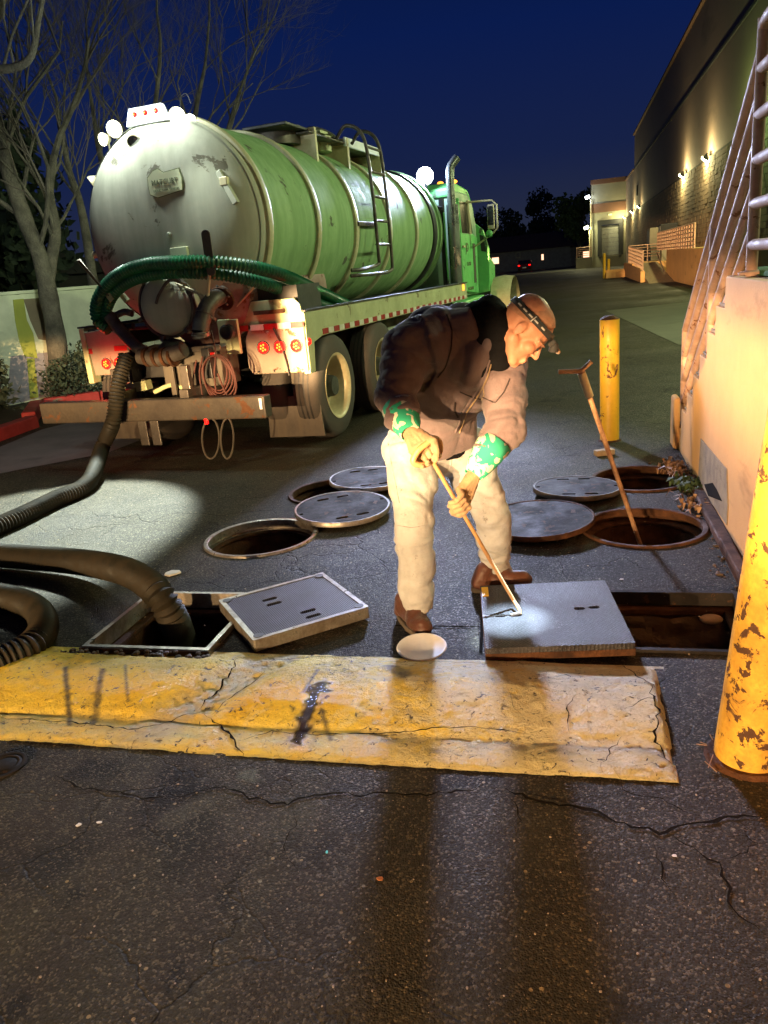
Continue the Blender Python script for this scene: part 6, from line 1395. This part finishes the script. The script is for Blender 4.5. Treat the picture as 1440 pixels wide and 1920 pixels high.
q = gp(165, 745); shrub(V3((q.x, q.y, .05))+V3((.35, -.0, 0)), 2.0, .85, 3600, 'dark ivy like shrub against the wall beside the truck\'s left tail lamps', 1)
q = gp(6, 775); shrub(V3((q.x-.15, q.y-.35, .05)), .9, 1.15, 1500, 'small dark bush cut by the left edge in front of the wall', 2, .05)
# bare trees by recursive branching
def bare_tree(name, base, limbs, seed, label, depth=5, cat='tree'):
    rg = random.Random(seed); t = thing(name, label, cat, base); tb = MB(); lb = MB(); tw_ = MB()
    def grow(mb, p, d, L, r, lev):
        n = 5; pts = [p]; rs = [r]; q = p
        for i in range(n):
            d = (d+V3((rg.gauss(0, .13), rg.gauss(0, .13), rg.gauss(0, .07)+.035))).normalized(); q = q+d*L/n; pts.append(q); rs.append(r*(1-.62*(i+1)/n))
        (lb if lev < 2 else tw_).tube(pts, rs, 6 if lev < 2 else 4 if lev < 4 else 3, False)
        if lev >= depth: return
        for k in range(rg.choice((3, 4)) if lev < 3 else rg.choice((2, 3, 4))):
            i = rg.randint(2, n); a = V3((rg.gauss(0, 1), rg.gauss(0, 1), rg.gauss(.25, .6))).normalized(); nd = (d*1.0+a*.62).normalized(); grow(mb, pts[i], nd, L*rg.uniform(.58, .82), rs[i]*.72+.0008, lev+1)
    for li, (pts, rs, subs) in enumerate(limbs):
        P_ = spline([V3(p)-base for p in pts], 8); n = len(P_); R2 = [rs[0]+(rs[1]-rs[0])*i/(n-1) for i in range(n)]
        R2 = [r*(1+.16*noise.noise(P_[i]*3)) for i, r in enumerate(R2)]
        tb.tube(P_, R2, 12, True); 
        for s in range(subs):
            i = int(n*rg.uniform(.45, 1))-1; a = V3((rg.gauss(0, 1), rg.gauss(0, 1), rg.uniform(.2, 1.2))).normalized(); grow(lb, P_[i], (((P_[-1]-P_[-3]).normalized())*.6+a*.7).normalized(), rg.uniform(1.3, 2.3), R2[i]*.34, 1)
        grow(lb, P_[-1], (P_[-1]-P_[-3]).normalized(), 1.9, R2[-1]*.9, 1)
    if tb.v: tb.build('trunk', M['bark'], t, smooth=True)
    lb.build('limbs', M['bark'], t, smooth=True); tw_.build('twigs', M['twig'], t)
    return t
bY = 12.2
b0 = at(112, 752, bY); b0.z = 0
bare_tree('bare_tree', b0, [([b0, at(106, 640, bY), at(92, 560, bY), at(78, 490, bY), at(50, 420, bY-.1), at(22, 340, bY-.3), at(5, 280, bY-.4)], (.15, .10), 5), ([at(88, 540, bY), at(96, 490, bY+.1), at(104, 430, bY+.2), at(92, 360, bY+.4), at(100, 300, bY+.5)], (.10, .06), 4)], 11, 'bare pale tree with forked trunk before the yard wall, left of the truck')
for i, (px, Y, ls, lab) in enumerate([((250, 560), 15, [((262, 420), (285, 250), (300, 120)), ((225, 430), (190, 300), (170, 180))], 'bare winter tree right behind the tank\'s rear lamps'),
                                      ((380, 540), 16.5, [((370, 350), (365, 230), (385, 120)), ((400, 360), (430, 240), (450, 170))], 'bare winter tree behind the middle of the tank'),
                                      ((165, 550), 14, [((160, 430), (130, 320), (110, 230))], 'smaller bare tree between the forked trunk and the truck')]):
    base = at(px[0], px[1], Y); base.z = 0
    bare_tree('bare_tree', base, [([base, at(*l[0], Y), at(*l[1], Y), at(*l[2], Y)], (.10, .03), 4) for l in ls], 20+i, lab, 5)
bb = at(-260, 700, 9.5); bb.z = 0
bare_tree('bare_tree', bb, [([bb, at(-240, 400, 9.5), at(-150, 150, 9.4), at(-60, 20, 9.3)], (.16, .07), 4), ([at(-150, 150, 9.4), at(-70, 120, 9.2), at(5, 130, 9.1), at(55, 110, 9.0), at(72, 40, 8.9)], (.06, .03), 4)], 41, 'bare tree whose pale twisted branches hang into the top left corner', 5)
# evergreen and roof behind the wall
c = at(-20, 560, 22); c.z = 0; leafy('evergreen_tree', c, 6.2, 6.5, 5, 'dark evergreen tree behind the wall at the left edge', M['leafdark'], 5000, 'tree', 'trees left', .22, 12)
c = at(5, 548, 26); c.z = 0; t = thing('garage', 'black silhouette of a low gabled roof behind the yard wall', 'house', c, wang+.2)
MB().box((0, 0, 1.2), (5.2, 5, 2.4)).build('wall', M['seal'], t); MB().prism([(-3.2, 2.3), (3.0, 2.3), (-1.2, 3.3)], (1, 0, 0), (0, 0, 1), (0, 1, 0), (0, -2.8, 0), 5.6).build('roof', M['seal'], t, bevel=.02)
def pole(x, y0, y1, Y, label, arms):
    a = at(x, y1, Y); a.z = 0; tz = at(x, y0, Y).z; t = thing('power_pole', label, 'pole', a); MB().tube([(0, 0, 0), (0, 0, tz)], [.16, .12], 8).build('mast', M['seal'], t)
    for z, w_ in arms: MB().box((0, 0, tz-z), (w_, .12, .12)).build('crossarm', M['seal'], t)
    return V3((a.x, a.y, tz))
p1 = pole(111, 492, 550, 28, 'thick dark utility pole right of the forked tree trunk', [(.1, 1.6), (.8, 1.1)]); p2 = pole(38, 515, 560, 60, 'distant cross armed pole left of the tree trunk', [(.3, 3.0)]); p3 = pole(145, 536, 560, 75, 'distant cross armed pole between trunk and green hose loop', [(.3, 3.4)])
mb = MB()
for a, b_, dz in ((p1, at(240, 515, 33), 0), (p1, at(-40, 480, 27), 0), (p1+V3((0, 0, -.7)), at(240, 535, 40), 0), (p1+V3((.3, 0, -.3)), p3, 0), (p1+V3((-.3, 0, -.2)), p2, 0)):
    mb.tube([a.lerp(b_, k/8)-V3((0, 0, 1.2*4*(k/8)*(1-k/8)*.5)) for k in range(9)], .022, 4)
o = mb.build('overhead_wires', M['seal'], recenter=True); tag(o, 'dark overhead wires sagging between the utility poles', 'wires')
